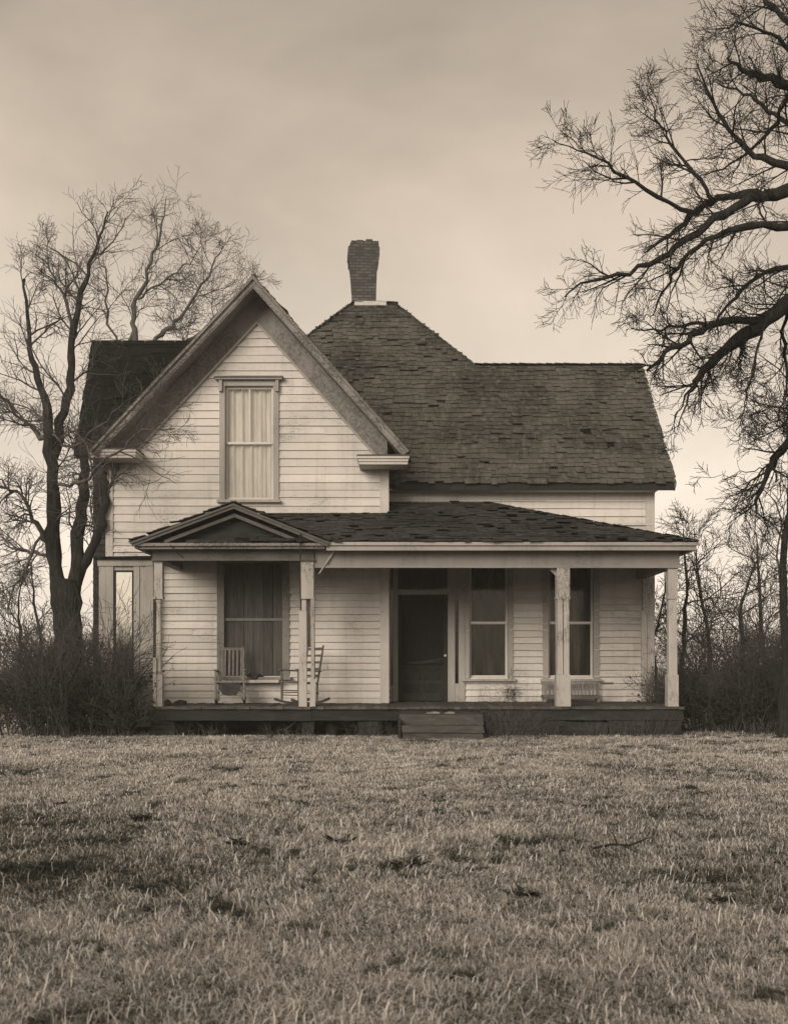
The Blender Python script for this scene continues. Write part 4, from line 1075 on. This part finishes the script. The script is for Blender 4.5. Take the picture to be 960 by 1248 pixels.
for a in [
 (14, 20.2, 1.5, .8, 26, 7000, 51, 'outermost shrub of the left thicket, at the left edge', gl),
 (52, 19.9, 1.75, .8, 30, 8000, 52, 'dense dark shrub in front of the large bare tree trunk', gl),
 (92, 19.7, 1.8, .75, 30, 8000, 53, 'brushy shrub just right of the large tree trunk', gl),
 (128, 19.9, 2.0, .6, 28, 7000, 54, 'tall wispy shrub in front of the narrow side window', gl),
 (152, 19.8, 1.15, .4, 20, 4000, 55, 'low brushy shrub against the slim porch post', gl),
 (70, 21.0, 2.3, .9, 26, 6000, 56, 'taller twiggy shrub at the rear of the left thicket', gl),
 (850, 21.4, 1.5, .7, 28, 9000, 61, 'dark dense shrub beside the porch end post', gr),
 (885, 20.9, 1.4, .8, 30, 9000, 62, 'dark low shrub in the middle of the right thicket', gr),
 (925, 20.6, 1.5, .8, 30, 9000, 63, 'dark broad shrub in front of the slim right trunk', gr),
 (965, 20.8, 1.7, .8, 30, 9000, 64, 'outermost shrub of the right thicket, cut by the right edge', gr),
 (870, 23.5, 2.2, .9, 26, 6000, 65, 'taller twiggy shrub at the rear of the right thicket, nearest the house', gr),
 (935, 24.0, 2.4, 1.0, 26, 7000, 66, 'tallest twiggy shrub at the rear of the right thicket, behind the slim trunk', gr),
 (812, 21.6, 1.1, .5, 20, 4000, 67, 'small dark shrub growing behind the porch end post', gr),
]: shrub(*a)

# weeds along the porch
def weeds(px, Y, H, n, seed, label, mat='drystem', rad_=.45):
    rng = np.random.default_rng(seed); out = {}; x = WX(px, Y)
    for i in range(n):
        a = rng.uniform(0, 6.28); q = rad_ * math.sqrt(rng.random())
        grow(out, (x + q * math.cos(a), Y + q * .5 * math.sin(a), -.01), (math.cos(a) * .3, math.sin(a) * .2, 1), H * rng.uniform(.4, 1.05), rng.uniform(.0018, .0035), 0, 1, rng, dict(CFG, kids=(3,), rmin=.0014, ang=(15, 60), up=(-.09, -.03), wander=.22, t0=.35, lmin=.06))
    V, Q = tube_arrays([(p - np.array([x, Y, 0]), r) for l in out for p, r in out[l]], lambda r: 3)
    o = quad_mesh('weed_clump', V, Q, mat); o.location = (x, Y, 0); tag(o, label, 'weeds', 'weeds along the porch front')
weeds(622, 19.6, .9, 60, 71, 'tallest dry weed clump, growing up the porch front right of the steps')
weeds(655, 19.7, .5, 50, 72, 'pale dry weed clump at the skirting below the split right post')
weeds(600, 19.5, .45, 40, 73, 'low dry weed clump touching the right end of the steps')
weeds(345, 19.75, .3, 40, 74, 'thin dry weeds below the sideways rocking chair')
weeds(452, 19.75, .35, 40, 75, 'dry weeds in front of the dark gap left of the steps')
weeds(245, 19.75, .28, 40, 76, 'sparse dry weeds under the portico left of the torn chair')
weeds(735, 19.75, .4, 50, 77, 'dry weed clump where the skirting ends below the bench')
weeds(790, 19.7, .5, 50, 78, 'dry weeds before the dark skirting near the end post')
# vine on the wall right of the porch window
rng = np.random.default_rng(80); out = {}
for i in range(7):
    grow(out, (WX(621 + rng.uniform(-8, 8), YR - .1), YR - .1, FL), (rng.normal() * .25, 0, 1), rng.uniform(.25, .6), .006, 0, 2, rng, dict(CFG, kids=(4, 3), rmin=.0025, ang=(20, 60), wander=.25, up=(0, 0), flat=.15, lmin=.06))
V, Q = tube_arrays([(p - np.array([WX(621, YR), YR - .1, FL]), r) for l in out for p, r in out[l]], lambda r: 4)
o = quad_mesh('dead_vine', V, Q, 'twig'); o.location = (WX(621, YR), YR - .1, FL); tag(o, 'dead vine climbing the wall below the porch window beside the door', 'vine')

# distant woods
rng = np.random.default_rng(90); paths = []
for i in range(90):
    a = rng.uniform(-.62, .62); D = rng.uniform(120, 190); x, y = D * math.sin(a), D * math.cos(a); H = rng.uniform(3.5, 7)
    out = {}; grow(out, (x, y, 0), (rng.normal() * .05, 0, 1), H, .12, 0, 2, rng, dict(CFG, seg=(1, .8, .6), kids=(14, 6), rmin=.03, up=(.0, .04), t0=.15, flat=1))
    paths += [q for l in out for q in out[l]]
V, Q = tube_arrays(paths, lambda r: 4 if r > .1 else 3)
o = quad_mesh('distant_woods', V, Q, 'twig'); tag(o, 'low line of bare far off trees on the horizon', 'woods', kind='stuff')

hz = bpy.data.materials.new('haze'); hz.use_nodes = True
hn = hz.node_tree; hn.nodes.remove(hn.nodes['Principled BSDF'])
pv = hn.nodes.new('ShaderNodeVolumePrincipled'); pv.inputs['Density'].default_value = .0014; pv.inputs['Color'].default_value = (.95, .93, .88, 1)
hn.links.new(pv.outputs[0], hn.nodes['Material Output'].inputs['Volume'])
M['haze'] = hz
mb = MB(); mb.box(-910, 910, -910, 910, -1.2, 14); tag(mb.build('haze', 'haze'), 'thin pale haze in the air', 'haze', kind='stuff')
# ------------------------------------------------------------------ ground and grass
def vnoise(x, y, s, seed):
    r = np.random.default_rng(seed); T_ = r.random((256, 256)); x = x / s; y = y / s
    xi = np.floor(x).astype(int); yi = np.floor(y).astype(int); fx = x - xi; fy = y - yi; fx = fx * fx * (3 - 2 * fx); fy = fy * fy * (3 - 2 * fy)
    g = lambda a, b: T_[a % 256, b % 256]
    return (g(xi, yi) * (1 - fx) + g(xi + 1, yi) * fx) * (1 - fy) + (g(xi, yi + 1) * (1 - fx) + g(xi + 1, yi + 1) * fx) * fy
def fbm(x, y, s, seed): return (vnoise(x, y, s, seed) + .5 * vnoise(x, y, s / 2.1, seed + 1) + .25 * vnoise(x, y, s / 4.3, seed + 2)) / 1.75
def gz(x, y):            # gentle lumps of the lawn, level along the house
    k = np.clip((19.2 - y) / 3, 0, 1) * np.clip((y + 3) / 3, 0, 1) * np.clip((16 - abs(x)) / 6, 0, 1)
    return k * (.10 * (fbm(x, y, 2.2, 400) - .5) + .05 * (fbm(x, y, .7, 410) - .5)) - .03 * k
nx, ny = 181, 181
gx = np.linspace(-18, 18, nx); gy = np.linspace(-4, 32, ny)
X2, Y2 = np.meshgrid(gx, gy); Z2 = gz(X2, Y2)
V = np.stack([X2, Y2, Z2], -1).reshape(-1, 3)
ii = (np.arange(ny - 1)[:, None] * nx + np.arange(nx - 1)[None, :]).ravel()
Q = np.stack([ii, ii + 1, ii + nx + 1, ii + nx], -1)
B = 900.0                                        # outer frame of the same sheet out to the horizon
k0 = len(V); V = np.concatenate([V, np.array([(-B, -B, 0), (B, -B, 0), (B, B, 0), (-B, B, 0)])])
c00, c10, c11, c01 = 0, nx - 1, nx * ny - 1, nx * (ny - 1)
Q = np.concatenate([Q, np.array([(k0, k0 + 1, c10, c00), (k0 + 1, k0 + 2, c11, c10), (k0 + 2, k0 + 3, c01, c11), (k0 + 3, k0, c00, c01)])])
o = quad_mesh('ground', V, Q, 'ground'); tag(o, 'flat rough lawn', 'ground', kind='structure')

def blades(n, ymin, ymax, seed, hmul=1.0, wmul=1.0, pw=1.0):
    r = np.random.default_rng(seed)
    y = ymin * (ymax / ymin) ** (r.random(n) ** pw)
    x = (r.random(n) * 2 - 1) * (y * .41 + 1.9)
    cl = vnoise(x, y, .11, seed + 50); tuft = fbm(x, y, .55, seed + 60); patch = fbm(x, y, 2.1, 700)
    ok = (r.random(n) < .35 + .9 * cl) & ~((x > px0 + .05) & (x < px1 - .05) & (y > 19.95)) & ~((x > s0) & (x < s1) & (y > 19.05)) & ~((x > -7) & (x < 6) & (y > 21.4))
    x, y, cl, tuft, patch = x[ok], y[ok], cl[ok], tuft[ok], patch[ok]; n = len(x)
    h = (.015 + .050 * tuft + .028 * r.random(n) ** 2) * (.7 + .5 * patch) * hmul
    tall = r.random(n) < np.where(y < 10, .03, .012); h[tall] *= 1.9
    wd = (.0017 + .0017 * r.random(n)) * np.clip(y / 6.0, .8, 2.6) * wmul
    wind = fbm(x, y, .8, 800) * 9
    az = np.where(r.random(n) < .4, wind + r.normal(size=n) * .8, r.random(n) * 6.283)
    ln = r.uniform(.3, 1.0, n) * r.choice([1.0, 1.7, 2.6], n) * h
    dx, dy = np.cos(az), np.sin(az); face = az + 1.57 + r.normal(size=n) * .5; wx, wy = np.cos(face) * wd, np.sin(face) * wd
    z = gz(x, y) - .004
    P = np.zeros((n, 5, 3))
    P[:, 0] = np.stack([x - wx, y - wy, z], -1); P[:, 1] = np.stack([x + wx, y + wy, z], -1)
    mx, my, mz = x + dx * ln * .35, y + dy * ln * .35, z + h * .68
    P[:, 2] = np.stack([mx + wx * .75, my + wy * .75, mz], -1); P[:, 3] = np.stack([mx - wx * .75, my - wy * .75, mz], -1)
    P[:, 4] = np.stack([x + dx * ln, y + dy * ln, z + h * (1 - .5 * (ln / h - .3).clip(0, 1.4) / 1.2)], -1)
    brk = np.clip((vnoise(x, y, .09, 960) - .28) * 3, 0, 1)
    spot = np.clip((fbm(x * .8, y, .42, 900) - .55) * 7, 0, 1) * np.clip((fbm(x, y, 1.9, 905) - .42) * 5, 0, 1) * brk
    spot = np.maximum(spot, np.clip((vnoise(x, y, .10, 930) * vnoise(x, y, .45, 940) - .50) * 6, 0, 1))
    dry = np.clip((y - 8) / 7, 0, 1)                      # blade tone gets paler towards the house
    lush = np.clip((fbm(x * .7, y, 2.4, 970) - .46) * 5, 0, 1) * (1 - .7 * dry)     # greener, damper stretches
    tn = (.48 + .28 * dry - .20 * lush + .26 * (fbm(x, y, 1.7, 920) - .5) * 2 + .18 * (vnoise(x, y, .13, 950) - .5) * 2 + r.normal(size=n) * (.32 - .12 * dry)) * (1 - .85 * spot); tn[tall] += .25
    tone = np.repeat(np.clip(tn, 0, 1), 5)
    k = np.arange(n)[:, None] * 5
    return P.reshape(-1, 3), k + np.array([[0, 1, 2, 3]]), k + np.array([[3, 2, 4]]), tone
A = [blades(1000000, 2.3, 21.0, 1001), blades(50000, 18.8, 20.0, 1002, .8, 1, 1), blades(50000, 20, 45, 1003, 1.3, 1.3)]
off = 0; Vl, Ql, Tl, tl = [], [], [], []
for P, q, t, tn in A:
    Vl.append(P); Ql.append(q + off); Tl.append(t + off); tl.append(tn); off += len(P)
o = quad_mesh('grass', np.concatenate(Vl), np.concatenate(Ql), 'grass', tone=np.concatenate(tl), tri=np.concatenate(Tl))
tag(o, 'dry winter grass covering the lawn', 'grass', kind='stuff')

# things lying in the lawn
def dark_weed(px, py, s, seed, label):
    rr = np.random.default_rng(seed); c = G(px, py); n_ = 60; m = MB(); zg = float(gz(np.array([c.x]), np.array([c.y]))[0])
    for i in range(n_):
        a = rr.uniform(0, 6.28); l = s * rr.uniform(.4, 1); e = rr.uniform(.15, .9); p = Vector((c.x + rr.normal() * s * .25, c.y + rr.normal() * s * .25, zg))
        d = Vector((math.cos(a), math.sin(a), e)); sd2 = Vector((-math.sin(a), math.cos(a), 0)) * l * .22
        m.add([p, p + d * l * .5 + sd2, p + d * l - Vector((0, 0, l * .2)), p + d * l * .5 - sd2], [(0, 1, 2, 3)])
    V = np.array(m.v) - np.array([c.x, c.y, 0]); Q = np.array(m.f)
    o = quad_mesh('weed_rosette', V, Q, 'leaf', tone=np.repeat(rr.uniform(.1, .9, n_), 4)); o.location = (c.x, c.y, 0); tag(o, label, 'weed', 'dark broad leaved weeds in the lawn')
for a in [
 (79, 977, .10, 1, 'dark weed rosette far over on the left side of the lawn'),
 (172, 1000, .12, 2, 'dark weed rosette on the lawn below the slim porch post'),
 (290, 1030, .13, 3, 'dark weed rosette mid lawn below the boarded window'),
 (410, 1024, .12, 4, 'broad dark weed rosette mid lawn left of the steps'),
 (497, 1052, .14, 5, 'broadest dark weed rosette, mid lawn straight below the door'),
 (847, 966, .11, 6, 'dark weed rosette on the lawn below the porch end post'),
 (880, 1092, .09, 7, 'small dark weed rosette near the right edge of the lawn'),
 (640, 1090, .11, 8, 'dark weed rosette in the lower lawn below the window beside the door'),
]: dark_weed(*a)
def lie(px, py, dz): 
    c = G(px, py); return Vector((c.x, c.y, float(gz(np.array([c.x]), np.array([c.y]))[0]) + dz))
stick('fallen_twig', [lie(722, 1033, .03), lie(745, 1031, .05), lie(768, 1034, .06), lie(790, 1027, .08)], .012, 'bark', 'dark forked fallen twig on the lawn below the split right post', 'twig', 'twigs on the lawn',
      [([lie(752, 1032, .05), lie(748, 1029, .1), lie(742, 1027, .13)], .007), ([lie(760, 1033, .05), lie(775, 1040, .05)], .006)])
stick('fallen_twig', [lie(262, 1098, .03), lie(272, 1091, .06), lie(285, 1080, .08)], .006, 'vine', 'short pale fallen twig in the lower lawn below the boarded window', 'twig', 'twigs on the lawn')
stick('dead_stalk', [lie(735, 943, 0), lie(735, 943, .2), lie(736, 943, .4), lie(733, 943, .47)], .006, 'vine', 'lone pale dead stalk standing upright in the lawn before the skirting', 'stalk')
